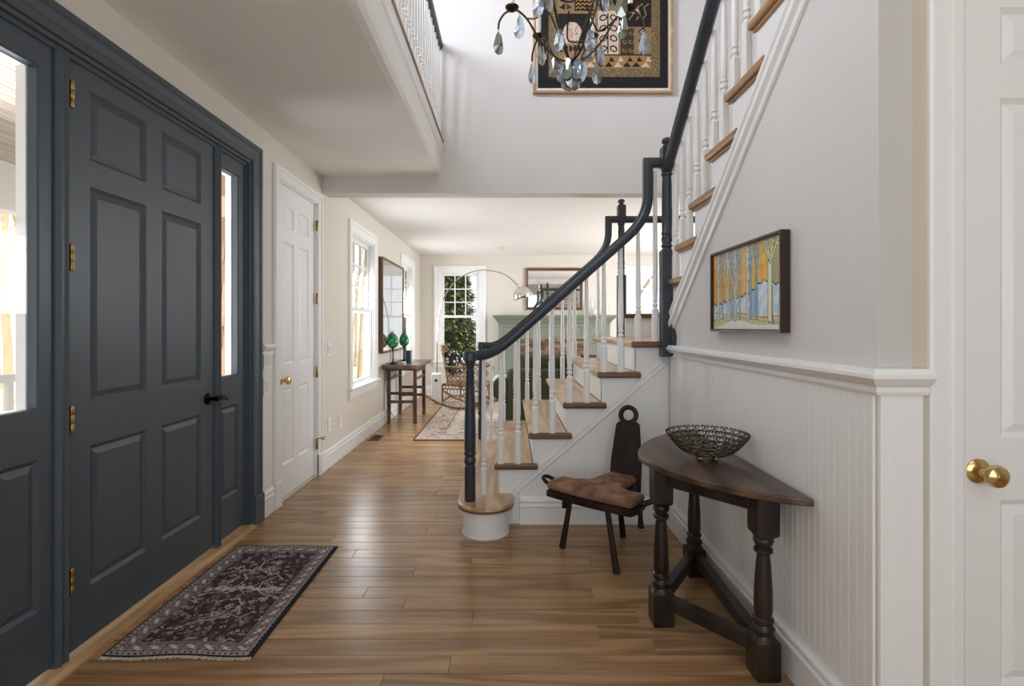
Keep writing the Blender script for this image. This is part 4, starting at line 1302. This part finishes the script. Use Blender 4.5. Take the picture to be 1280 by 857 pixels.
# soft cushion with quilted top
def cushion(poly, z0, z1, name, mat, par, P):
    n = len(poly); c = (sum(q_[0] for q_ in poly) / n, sum(q_[1] for q_ in poly) / n)
    return MB().prism(poly, z0, z1, P, rnd=.016).build(name, mat, par, bevel=.006, bseg=2, smooth=True, sharp=60)
cu = cushion([(a * .98, b * .97) for a, b in tee(.002)], .3325, .378, 'cushion', 'suede', bc, CP)
# backrest plank with ring
b0 = Vector((.654, 2.925)); lean = Vector((.030, .055))
def BP(u, v, n):
    k = (v - .30) / .36
    w_ = b0 + lean * k + Vector((.93, -.36)) * u + Vector((.36, .93)) * n
    return (w_.x, w_.y, v)
MB().prism([(-.088, .28), (.088, .28), (.086, .44), (.066, .640), (.052, .655), (-.052, .655), (-.066, .640), (-.086, .44)], -.014, .014, BP, rnd=.005).build('backrest', 'chairwood', bc)
m = MB().tube([BP(.043 * math.cos(a), .693 + .043 * math.sin(a), 0) for a in np.linspace(0, 2 * math.pi, 25)[:-1]], .0145, 8, closed=True)
m.build('back_ring', 'chairwood', bc)
for (x0, y0, x1, y1) in ((.335, 2.79, .291, 2.826), (.492, 2.615, .524, 2.524), (.61, 2.90, .652, 2.966)):
    MB().tube([(x0, y0, .305), ((x0 + x1) / 2, (y0 + y1) / 2, .15), (x1, y1, 0.003)], [.014, .0155, .0185], 10).build('leg', 'chairwood', bc)
for s_ in (-1, 1):
    c_ = (s_ * .282, .0)
    h = MB().tube([CP(c_[0] + s_ * .0 + .040 * math.cos(a), c_[1] + .034 * math.sin(a), .352 + .018 * math.cos(a) * s_) for a in np.linspace(0, 2 * math.pi, 21)[:-1]], .0105, 8, closed=True).build('end_handle', 'chairwood', bc)
    pl = CP(s_ * .225, .05, 0)
    MB().tube([(pl[0], pl[1], .30), (pl[0] + .002, pl[1], .25), (pl[0] + .004, pl[1], .205)], [.011, .012, .017], 10).build('peg', 'chairwood', bc)

# ============================================================ CONSOLE TABLE, LAMPS, CUP
ct = thing('console_table', 'narrow dark wooden console table beneath the glazed picture on the left wall', 'table', (-1.33, 6.8, 0))
MB().prism([(-1.515, .695), (-1.10, .695), (-1.092, .716), (-1.105, .738), (-1.51, .738), (-1.52, .716)], 6.20, 7.36, lambda u, v, n: (u, n, v)).build('tabletop', 'console', ct)
for x in (-1.49, -1.165):
    for y in (6.46, 7.14):
        MB().box(x - .0215, x + .0215, y - .0215, y + .0215, 0, .694).build('leg', 'console', ct, bevel=.005)
for x in (-1.49, -1.165):
    MB().box(x - .012, x + .012, 6.482, 7.118, .625, .694).build('apron', 'console', ct)
    MB().box(x - .010, x + .010, 6.482, 7.118, .53, .555).build('stretcher', 'console', ct)
for y in (6.46, 7.14):
    MB().box(-1.468, -1.187, y - .012, y + .012, .655, .694).build('apron', 'console', ct)
    for z in (.25, .355):
        MB().box(-1.468, -1.187, y - .010, y + .010, z, z + .034).build('stretcher', 'console', ct)
def egg_lamp(x, y, label):
    l = thing('egg_lamp', label, 'lamp', (x, y, .738), 'green egg lamps on the console table')
    z = .7385
    MB().lathe([(.045, 0), (.047, .008), (.03, .018), (.012, .026), (.009, .05), (.012, .06), (.008, .07), (.008, .18), (.014, .19), (.02, .2)], x, y, 14, z=z).build('lamp_base', 'bronze', l)
    MB().lathe([(.018, .195), (.052, .215), (.068, .25), (.068, .29), (.054, .335), (.032, .365), (.014, .378)], x, y, 16, z=z).build('lamp_shade', 'mosaic', l)
    if y < 6.6: MB().tube(crom([(x - .04, y + .02, z + .004), (-1.524, y + .04, z + .002), (-1.532, y + .06, .6), (-1.528, y + .1, .35), (-1.53, y + .2, .19), (-1.5, y + .35, .02)], 6), .0035, 5).build('cord', 'blackrubber', l)
    MB().lathe([(.014, .370), (.016, .376), (.006, .385), (.008, .395), (.002, .41)], x, y, 10, z=z).build('finial', 'bronze', l)
egg_lamp(-1.43, 6.42, 'green egg shaped mosaic lamp nearer the front end of the console table')
egg_lamp(-1.41, 7.02, 'green egg shaped mosaic lamp behind the navy cup on the console table')
cup = MB().lathe([(.032, 0), (.036, .004), (.042, .15), (.039, .15), (.034, .012), (.002, .012)], -1.31, 6.80, 18, z=.7385).build('tumbler', 'blueglass')
tag(cup, 'navy blue tumbler standing between the egg lamps', 'cup')

# ============================================================ GLAZED PICTURE ON THE LEFT WALL
gp = thing('glazed_picture', 'tall brown glazed picture with thick wooden sides above the console table', 'wall art', (XL, 6.77, 1.45))
MB().sweep([(6.17, .89), (6.17, 2.02), (7.37, 2.02), (7.37, .89)], [(-.016, .0), (-.016, .05), (0, .056), (.010, .056), (.010, 0)], PL, closed=True).build('frame', 'artside', gp)
MB().box(XL + .03, XL + .046, 6.18, 7.36, .90, 2.01).build('glazed_panel', 'artglass', gp)

# ============================================================ ARC LAMP
al = thing('arc_lamp', 'arched steel floor lamp with white marble block and domed steel shade over the rocker', 'floor lamp', (-1.13, 8.15, 0))
MB().box(-1.2, -1.06, 8.05, 8.25, .005, .47).build('marble_base', 'marble', al, bevel=.008)
MB().lathe([(.022, 0), (.022, .003), (.012, .003), (.012, .001)], axis=(0, -1, 0), origin=(-1.125, 8.0495, .365), seg=16).build('base_hole', 'shade_black', al)
MB().tube(crom([(-1.125, 8.15, .45), (-1.125, 8.15, .9), (-1.10, 8.15, 1.36), (-1.0, 8.14, 1.68), (-.78, 8.13, 1.95), (-.47, 8.12, 2.08), (-.137, 8.11, 2.04), (.05, 8.10, 1.93), (.16, 8.10, 1.81)], 8), .010, 8).build('arc_arm', 'chrome', al)
ha = Vector((-.35, 0, 1)).normalized()
pr = [(.004, .158)] + [(.155 * math.sin(a), .155 * math.cos(a)) for a in np.linspace(.12, 1.75, 14)] + [(.148 * math.sin(a), .148 * math.cos(a)) for a in np.linspace(1.75, .12, 10)]
MB().lathe(pr, axis=tuple(ha), origin=(.215, 8.10, 1.675), seg=24).build('lamp_shade', 'chrome', al)
MB().lathe([(.02, .15), (.02, .19), (.012, .2)], axis=tuple(ha), origin=(.215, 8.10, 1.675), seg=10).build('socket_cap', 'chrome', al)
MB().lathe([(.155, -.03), (.165, -.012), (.165, -.006), (.152, -.006)], axis=tuple(ha), origin=(.215, 8.10, 1.675), seg=24).build('shade_rim', 'chrome', al)

# ============================================================ WICKER ROCKER
wk = thing('wicker_rocker', 'brown wicker rocking chair with open lattice sides beyond the console table', 'rocking chair', (-.62, 7.72, 0))
th = math.radians(-24)                      # facing +X, turned towards the camera
co, si = math.cos(th), math.sin(th)
def K(f, s, z):                             # f forward, s to the sitter's left
    return (-.64 + f * co - s * si, 7.72 + f * si + s * co, z)
def shell(t, hh):
    # horseshoe t 0..1 from one arm front round the back to the other arm front
    a = math.pi * (t - .5) * 1.0
    ang = math.pi * 0.5 + math.pi * t
    f = .26 * math.cos(ang) * 1.0; s_ = .31 * math.sin(ang)
    e = min(t, 1 - t)
    if e < .22: f = .26 * math.cos(math.pi * (.5 + .22)) + (.22 - e) * 1.9; s_ = .31 * math.sin(math.pi * (.5 + .22)) * (1 if t < .5 else -1)
    bk = max(0, 1 - abs(t - .5) / .24) ** .6
    topz = .615 + .30 * bk
    flare = hh * (.06 + .10 * bk)
    z = .36 + (topz - .36) * hh
    sg = 1 if t < .5 else -1
    return K(f - flare * bk, s_ + sg * .05 * hh * (1 - bk), z)
m = MB()
for s_ in (-1, 1):
    for i in range(-3, 27):
        pts = []
        for j in range(7):
            t = (i / 24) + s_ * (j / 6 - .5) * .16
            if 0 <= t <= 1: pts.append(shell(t, j / 6))
        if len(pts) > 2: m.tube(pts, .0055, 4, smooth=False)
for hh in (.02, .5): m.tube([shell(t, hh) for t in np.linspace(0, 1, 30)], .007, 5)
m.build('lattice_side', 'wicker', wk, kind='stuff')
# close woven band at the top of the back
V = []; F = []
nn = 22
for i in range(nn + 1):
    t = .22 + .56 * i / nn
    for hh in (.62, .8, .98):
        V.append(shell(t, hh))
    for hh in (.98, .8, .62):
        q_ = Vector(shell(t, hh)); c_ = Vector(K(.1, 0, q_.z)); V.append(tuple(q_ + (q_ - c_).normalized() * .012))
for i in range(nn):
    for k in range(6):
        k2 = (k + 1) % 6; F.append((i * 6 + k, i * 6 + k2, i * 6 + 6 + k2, i * 6 + 6 + k))
F += [tuple(range(6)), tuple(nn * 6 + k for k in range(5, -1, -1))]
MB().add(V, F, True).build('woven_back', 'wicker', wk)
MB().tube([shell(t, 1.0) for t in np.linspace(0, 1, 48)], [.024] * 4 + [.02] * 40 + [.024] * 4, 8).build('top_rail', 'wicker', wk)
MB().prism([K(f, s_, 0)[:2] for f, s_ in ((-.25, -.27), (.27, -.29), (.31, -.2), (.31, .2), (.27, .29), (-.25, .27))], .335, .375, PZ, rnd=.012).build('seat', 'wicker', wk)
m = MB()
for side in (-1, 1):
    for i in range(9):
        f0 = -.24 + .5 * i / 9
        for d in (0, 1): m.tube([K(f0 + .055 * d, side * .27, .335), K(f0 + .055 * (1 - d), side * .265, .20)], .005, 4, smooth=False)
    m.tube([K(-.24, side * .27, .30), K(.27, side * .27, .30)], .008, 5)
    m.tube(crom([K(-.25, side * .262, .10), K(-.1, side * .265, .19), (K(.1, side * .265, .20)), K(.27, side * .262, .10)], 5), .011, 6)
m.build('lattice_skirt', 'wicker', wk, kind='stuff')
for side in (-1, 1):
    MB().tube([K(-.52 + 1.04 * i / 16, side * .265, .03 + .17 * ((i / 16 - .52) * 2) ** 2 * .8) for i in range(17)], .0175, 8).build('rocker_runner', 'wicker', wk)
    for f in (-.24, .26):
        MB().tube([K(f, side * .265, .05), K(f, side * .27, .345)], .015, 8).build('leg', 'wicker', wk)
    MB().tube([K(.27, side * .27, .35), K(.30, side * .33, .60)], .014, 8).build('arm_post', 'wicker', wk)
def pillow(P, w, h, t, name, mat, n=10):
    V = []; F = []
    for sgn in (1, -1):
        for j in range(n + 1):
            for i in range(n + 1):
                u, v = 2 * i / n - 1, 2 * j / n - 1
                k = (max(0, (1 - u ** 4) * (1 - v ** 4))) ** .5
                pin = 1 - .06 * (u * u + v * v - 1) * 0
                V.append(P(u * w / 2 * (1 - .05 * (1 - abs(v)) * 0), v * h / 2, sgn * t / 2 * k))
    S_ = (n + 1) ** 2
    for b in (0, 1):
        for j in range(n):
            for i in range(n):
                a = b * S_ + j * (n + 1) + i
                f = (a, a + 1, a + n + 2, a + n + 1); F.append(f if b == 0 else f[::-1])
    mm = MB().add(V, F, True)
    return mm
pc = pillow(lambda u, v, n: K(-.17 + n - (v + .2) * .28 + .02, u * 1.0, .66 + v * .95), .40, .36, .13, 'x', 'floral').build('scatter_cushion', 'floral')
bmx = bmesh.new(); bmx.from_mesh(pc.data); bmesh.ops.remove_doubles(bmx, verts=bmx.verts, dist=.0005); bmx.to_mesh(pc.data); bmx.free()
tag(pc, 'dark floral cushion leaning on the back of the wicker rocker', 'cushion')

# ============================================================ SOFA
sf = thing('sofa', 'dark green velvet sofa seen from behind through the stair balusters', 'sofa', (.72, 6.2, 0))
SY = 5.78
MB().box(-.02, 1.55, SY, SY + .22, .08, .72).build('backrest', 'velvet', sf, bevel=.05, bseg=3, smooth=True, sharp=60)
MB().box(-.0, 1.55, SY + .22, SY + .85, .08, .40).build('seat_base', 'velvet', sf, bevel=.03, bseg=2, smooth=True, sharp=60)
for i in range(2):
    MB().box(.08 + i * .72, .79 + i * .72, SY + .24, SY + .84, .401, .52).build('seat_cushion', 'velvet', sf, bevel=.04, bseg=3, smooth=True, sharp=60)
for x0, sg in ((-.02, -1), (1.55, 1)):
    poly = [(0, .07), (0, .50)] + [(.06 * 0 + .055 - .12 * math.cos(a) * 1.0 - .03, .53 + .12 * math.sin(a)) for a in np.linspace(-.75, math.pi, 14)]
    poly = [(x0 + .09 * 1, .07), (x0 - sg * .0 + .0, .07)]
    P_ = []
    cxr, czr, rr_ = x0 + sg * .05, .50, .125
    for a in np.linspace(0, 2 * math.pi * .8, 18):
        P_.append((cxr - sg * rr_ * math.cos(a), czr + rr_ * math.sin(a)))
    P_.append((x0 + sg * .03, .36)); P_.append((x0 + sg * .03, .07)); P_.append((x0 - sg * .09, .07))
    MB().prism(P_, SY + .01, SY + .86, lambda u, v, n: (u, n, v), rnd=.02).build('rolled_arm', 'velvet', sf, smooth=True, sharp=45)
for x in (.0, 1.5):
    for y in (SY + .06, SY + .78):
        MB().lathe([(.02, .0105), (.028, .082)], x, y, 10).build('foot', 'antique_leg', sf)
for i in range(2):
    cu_ = pillow(lambda u, v, n, i=i: (.43 + i * .74 + u, SY + .30 + n - v * .12, .69 + v), .66, .36, .2, 'x', 'velvet').build('back_cushion', 'velvet', sf)
    bmx = bmesh.new(); bmx.from_mesh(cu_.data); bmesh.ops.remove_doubles(bmx, verts=bmx.verts, dist=.0005); bmx.to_mesh(cu_.data); bmx.free()
# throw over the left arm
V = []; F = []; nn = 14
for i in range(nn + 1):
    a = -.35 + (math.pi + .2) * i / nn
    for j in range(9):
        y = SY + .03 + .40 * j / 8 + .01 * math.sin(i * 1.3)
        rr_ = .134 + .006 * math.sin(j * 1.9 + i)
        V.append((-.07 + rr_ * math.cos(math.pi - a), y, .50 + rr_ * math.sin(a)))
for i in range(nn):
    for j in range(8):
        a = i * 9 + j; F.append((a, a + 1, a + 10, a + 9))
th_ = MB().add(V, F, True).build('throw_blanket', 'throw')
md = th_.modifiers.new('thick', 'SOLIDIFY'); md.thickness = .008; md.offset = 1
tag(th_, 'pale green throw draped over the left arm of the green sofa', 'blanket')

# ============================================================ FIREPLACE, MIRROR
fp = thing('fireplace_mantel', 'sage green panelled fireplace mantel with brick surround on the back wall', 'fireplace', (.77, 8.9, 0))
FY = 8.80
prof = [(0, 1.395), (0, 1.375), (.015, 1.37), (.02, 1.35), (.05, 1.32), (.075, 1.29), (.085, 1.27), (.10, 1.255), (.10, 1.24), (.33, 1.24), (.33, 1.395)]
V = []
PX0, PX1 = -.175, 1.715
m = MB()
for k in range(1):
    pts = []
    n_ = len(prof)
    sec = lambda x, s_, c: [(x + s_ * (.10 - a) if a <= .1 else x, FY - .10 + a, z) for a, z in prof]
    A = sec(PX0, -1, 0); B = sec(PX1, 1, 0)
    VV = A + B
    FF = [(i, (i + 1) % n_, n_ + (i + 1) % n_, n_ + i) for i in range(n_)] + [tuple(range(n_ - 1, -1, -1)), tuple(n_ + i for i in range(n_))]
    m.add(VV, FF)
m.build('mantel_shelf', 'sage', fp)
PFm = PF(FY)
fr_ = MB().slab(PFm, PX0, PX1, .99, 1.245, .22, recess=[(-.11, .13, 1.03, 1.20), (.30, 1.24, 1.03, 1.20), (1.41, 1.65, 1.03, 1.20)], depth=.015, mould=.012).build('frieze_panel', 'sage', fp)
for a, b in ((PX0, .20), (1.34, PX1)):
    MB().slab(PFm, a, b, .0, .99, .22, recess=[(a + .06, b - .06, .2, .93)], depth=.015, mould=.012).build('pilaster', 'sage', fp)
    MB().box(a - .02, b + .02, FY - .025, FY, 0, .15).build('plinth', 'sage', fp, bevel=.004)
m = MB(); rb = random.Random(2)
for r in range(9):
    z0 = .99 - .034 * (r + 1) * 1.05
    x = .20 - (.05 if r % 2 else 0)
    while x < 1.34:
        a, b = max(x, .201), min(x + .105, 1.339)
        if b - a > .02 and (z0 > .66 + (.02 if .3 < (a + b) / 2 < 1.24 else 0) ):
            o_ = rb.uniform(0, .006); m.box(a, b - .008, FY + .02 - o_, FY + .1, z0, z0 + .030)
        x += .105
for r in range(20):
    z0 = .66 - .034 * (r + 1)
    if z0 < 0: break
    for a, b in ((.201, .285), (1.255, 1.339)):
        m.box(a, b, FY + .02 - rb.uniform(0, .005), FY + .1, z0 + .001, z0 + .031)
m.build('brick_course', 'brick', fp, kind='stuff')
MB().slab(PF(FY + .03), .2, 1.34, 0, .99, .06, holes=[(.287, 1.253, -.1, .655)]).build('mortar_backing', 'mortar', fp)
m = MB().slab(PF(FY + .22), .2, 1.34, 0, .7, .02).build('firebox_back', 'black', fp)
MB().box(.21, .286, FY + .1, FY + .22, 0, .7).build('firebox_side', 'black', fp)
MB().box(1.254, 1.33, FY + .1, FY + .22, 0, .7).build('firebox_side', 'black', fp)
mi = thing('mantel_mirror', 'wide brown framed mirror hanging above the sage green mantel', 'mirror', (.78, 9.03, 1.85))
Q = PF(9.048)
MB().sweep([(.288 + .05, 1.49 + .05), (.288 + .05, 2.215 - .05), (1.28 - .05, 2.215 - .05), (1.28 - .05, 1.49 + .05)], [(0, .004), (0, .018), (.012, .022), (.03, .026), (.044, .034), (.05, .03), (.05, .004)], Q, closed=True).build('frame', 'mirrorwood', mi)
MB().box(.33, 1.24, 9.030, 9.037, 1.53, 2.175).build('mirror_glass', 'mirror', mi)
def jar(x, y, r, h, label):
    t = thing('candle_jar', label, 'jar', (x, y, 1.396), 'glass jars on the mantel')
    MB().lathe([(r, .0005), (r, h), (r - .004, h), (r - .004, .006), (.001, .006)], x, y, 18, z=1.3955).build('glass_body', 'glass', t)
    MB().lathe([(r * .6, .0065), (r * .6, h * .35), (.002, h * .36)], x, y, 14, z=1.3955).build('candle', 'candle', t)
jar(1.46, 8.86, .075, .28, 'tall clear glass candle jar on the right of the mantel')
jar(1.66, 8.88, .06, .20, 'shorter clear glass candle jar at the right end of the mantel')

# ============================================================ SMALL WALL AND CEILING FITTINGS
def plate(P, u, v, w_, h_, label, cat, gangs, kind='switch', name='light_switch'):
    t = thing(name, label, cat, P(u, v, 0))
    MB().prism([(u - w_ / 2, v - h_ / 2), (u + w_ / 2, v - h_ / 2), (u + w_ / 2, v + h_ / 2), (u - w_ / 2, v + h_ / 2)], .0008, .006, P, rnd=.002).build('cover_plate', 'plate', t)
    for g in range(gangs):
        uc = u + (g - (gangs - 1) / 2) * .046
        if kind == 'switch':
            MB().raised(P, uc - .0165, uc + .0165, v - .033, v + .033, .006, .011, .003).build('rocker_switch', 'plateshade', t)
        else:
            for dv in (-.02, .02):
                s_ = MB().raised(P, uc - .015, uc + .015, v + dv - .014, v + dv + .014, .006, .008, .002).build('socket', 'plateshade', t)
PB = lambda u, v, n: PL(u, v, n + .0085)
plate(PB, 3.315, .985, .115, .115, 'double white light switch under the chair rail beside the charcoal door', 'switch', 2)
plate(PB, 3.285, .824, .07, .115, 'single white switch plate below the double switch by the charcoal door', 'switch', 1)
plate(PL, 4.46, 1.005, .07, .115, 'single white light switch on the wall beyond the white closet door', 'switch', 1)
plate(PL, 4.47, .36, .07, .115, 'low white outlet cover closest to the white closet door casing', 'outlet', 1, 'outlet', 'wall_outlet')
plate(PL, 4.76, .335, .07, .115, 'low white outlet cover just below and before the first window', 'outlet', 1, 'outlet', 'wall_outlet')
vt = thing('floor_vent', 'wooden slotted floor register beside the left baseboard', 'vent', (-1.43, 5.6, 0))
MB().prism([(-1.49, 5.47), (-1.37, 5.47), (-1.37, 5.75), (-1.49, 5.75)], .0005, .005, PZ, rnd=.0015).build('register_frame', 'nosing', vt)
for i in range(9):
    MB().box(-1.475, -1.385, 5.49 + i * .028, 5.506 + i * .028, .005, .0058).build('slot', 'shade_black', vt)
sd = thing('smoke_detector', 'round cream smoke detector on the living room ceiling', 'smoke detector', (-.065, 8.1, 2.44))
MB().lathe([(.075, 0), (.078, -.012), (.07, -.03), (.05, -.036), (.002, -.037)], -.065, 8.1, 20, z=2.4395).build('housing', 'soap', sd)
MB().lathe([(.03, -.036), (.03, -.043), (.002, -.044)], -.065, 8.1, 14, z=2.4395).build('vent_cap', 'soap', sd)

# ============================================================ OUTSIDE
gnd = struct(MB().box(-30, 30, -10, 40, -.5, -.4).build('ground', 'ground'))
pf = struct(MB().box(-4.1, -1.64, -2.0, 7.0, -.2, -.05).build('porch_floor', 'porchfloor'))
pcl = sroot('ceiling_porch', (-2.9, 2, 2.5))
x = -1.66
while x > -4.0:
    MB().prism([(x - .049, 2.5), (x - .046, 2.496), (x - .003, 2.496), (x, 2.5), (x, 2.515), (x - .049, 2.515)], -2.0, 7.0, lambda u, v, n: (u, n, v)).build('ceiling_board', 'porchwood', pcl)
    x -= .05
struct(MB().box(-4.25, -1.66, -2.0, 7.0, 2.52, 2.6).build('roof_porch', 'porchwood'))
struct(MB().box(-4.1, -3.95, -2.0, 9.3, 2.12, 2.5).build('trim_9', 'plate'))
pr_ = thing('porch_railing', 'white porch railing with square balusters outside the left sidelight', 'railing', (-4.0, 4, -.05))
MB().box(-4.04, -3.96, 1.2, 7.0, .76, .82).build('top_rail', 'plate', pr_)
MB().box(-4.03, -3.97, 1.2, 7.0, .08, .13).build('bottom_rail', 'plate', pr_)
y = 2.6
while y < 6.9:
    MB().box(-4.02, -3.98, y - .02, y + .02, .13, .76).build('baluster', 'plate', pr_); y += .13
# shingled outside wall of the closet bay
sw = sroot('wall_closet_outside', (-2.1, 3.3, 1.2))
MB().box(-2.7, -1.64, 3.32, 3.40, -.05, 2.49).build('sheathing', 'mortar', sw)
MB().box(-2.7, -2.6, 3.40, 4.4, -.05, 2.49).build('sheathing', 'mortar', sw)
rs = random.Random(4)
for r in range(18):
    z = -.05 + r * .139; x = -1.645 - (.08 if r % 2 else 0)
    while x > -2.6:
        w_ = rs.uniform(.13, .2)
        z1 = min(z + .15, 2.49)
        V = [(x, 3.30 - .004, z), (x - w_ + .004, 3.30 - .004, z), (x - w_ + .004, 3.314, z1), (x, 3.314, z1), (x, 3.318, z), (x - w_ + .004, 3.318, z), (x - w_ + .004, 3.319, z1), (x, 3.319, z1)]
        MB().add(V, [(0, 1, 2, 3), (7, 6, 5, 4), (0, 4, 5, 1), (1, 5, 6, 2), (2, 6, 7, 3), (3, 7, 4, 0)]).build('shingle', 'shingle', sw)
        x -= w_
# trees
def bare_tree_mesh(seed, H):
    rt = random.Random(seed); m = MB()
    def br(p, d, L, r, depth):
        pts = [p]; q_ = Vector(p); dd = Vector(d)
        for i in range(4):
            dd = (dd + Vector((rt.uniform(-.18, .18), rt.uniform(-.18, .18), rt.uniform(-.05, .12)))).normalized()
            q_ = q_ + dd * L / 4; pts.append(q_.copy())
        m.tube(pts, [r * (1 - .13 * i) for i in range(5)], 5 if depth < 2 else 3, smooth=True, cap=False)
        if depth < 3:
            for i in range(5 if depth == 0 else 4):
                k = rt.randint(1 if depth else 2, 4)
                a = rt.uniform(0, 6.28)
                nd = (dd * .6 + Vector((math.cos(a), math.sin(a), rt.uniform(.1, .7))) * .8).normalized()
                br(pts[k], nd, L * rt.uniform(.45, .65), r * .5, depth + 1)
    br((0, 0, 0), (0, 0, 1), H * .7, .12, 0)
    return m
protos = []
sites = [(-7.8, 8.1, 'bare winter tree standing closest beyond the porch railing'), (-10.2, 10.9, 'bare winter tree further back beyond the porch railing'), (-7.5, 18, 'bare winter tree outside the left window next to the closet door'),
         (-8.5, 28, 'bare winter tree outside the far left window beside the glazed picture'), (4.2, 15, 'bare winter tree seen through the right hand back window'), (6.5, 20, 'bare winter tree further off through the right hand back window'),
         (-.3, 19, 'bare winter tree standing behind the green conifer'), (-13.2, 13.5, 'bare winter tree far off in the side yard'),
         (-4.6, 16, 'slim bare tree in front of the others outside the first left window'), (-6.2, 21, 'bare winter tree in the middle distance outside the first left window'),
         (3.5, 13.6, 'bare winter tree right behind the right hand back window'), (3.9, 17, 'slim bare tree between the others beyond the right hand back window')]
for s_ in range(3):
    o = bare_tree_mesh(s_ + 1, 8.0).build('tree_proto', 'bark', center=False); protos.append(o)
for i, (x, y, k) in enumerate(sites):
    t = thing('bare_tree', k, 'tree', (x, y, -.4), 'bare trees in the yard')
    o = protos[i % 3] if i < 3 else protos[i % 3].copy()
    if i >= 3: C.objects.link(o)
    o.name = 'trunk_and_branches'
    o.parent = t; o.location = (0, 0, 0); o.rotation_euler = (0, 0, i * 1.3); o.scale = (.6, .6, R_.uniform(.85, 1.15))
# conifer outside the back window
def conifer(x0, y0, R0, H, n, label, seed):
    cf = thing('conifer', label, 'tree', (x0, y0, -.4))
    m = MB(); rt = random.Random(seed)
    for i in range(n):
        h_ = rt.random() ** 1.25; z = -.3 + H * h_
        rad = (1 - h_) ** .8 * R0 * math.sqrt(rt.uniform(.45, 1)) * (1 + .12 * math.sin(z * 9 + 3 * math.sin(z * 4))) + .03
        a = rt.uniform(0, 6.28); x, y = x0 + rad * math.cos(a), y0 + rad * math.sin(a)
        dx, dy, dz = math.cos(a) * .8, math.sin(a) * .8, rt.uniform(-.6, .4)
        L = rt.uniform(.12, .24); w_ = .045
        px, py = -math.sin(a) * w_, math.cos(a) * w_
        m.add([(x, y, z), (x + dx * L * .5 + px, y + dy * L * .5 + py, z + dz * L * .5 + .02), (x + dx * L, y + dy * L, z + dz * L), (x + dx * L * .5 - px, y + dy * L * .5 - py, z + dz * L * .5 + .02)], [(0, 1, 2, 3)])
    m.build('foliage', 'conifer', cf, kind='stuff')
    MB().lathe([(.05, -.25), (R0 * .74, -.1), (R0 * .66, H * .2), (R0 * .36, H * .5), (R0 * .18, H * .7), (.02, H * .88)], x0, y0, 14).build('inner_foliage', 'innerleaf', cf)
    MB().tube([(x0, y0, -.4), (x0, y0, H - .5)], [.1, .02], 8).build('trunk', 'bark', cf)
conifer(-1.75, 12.6, 1.05, 6.0, 15000, 'dense green conifer lit from the right outside the back window', 8)
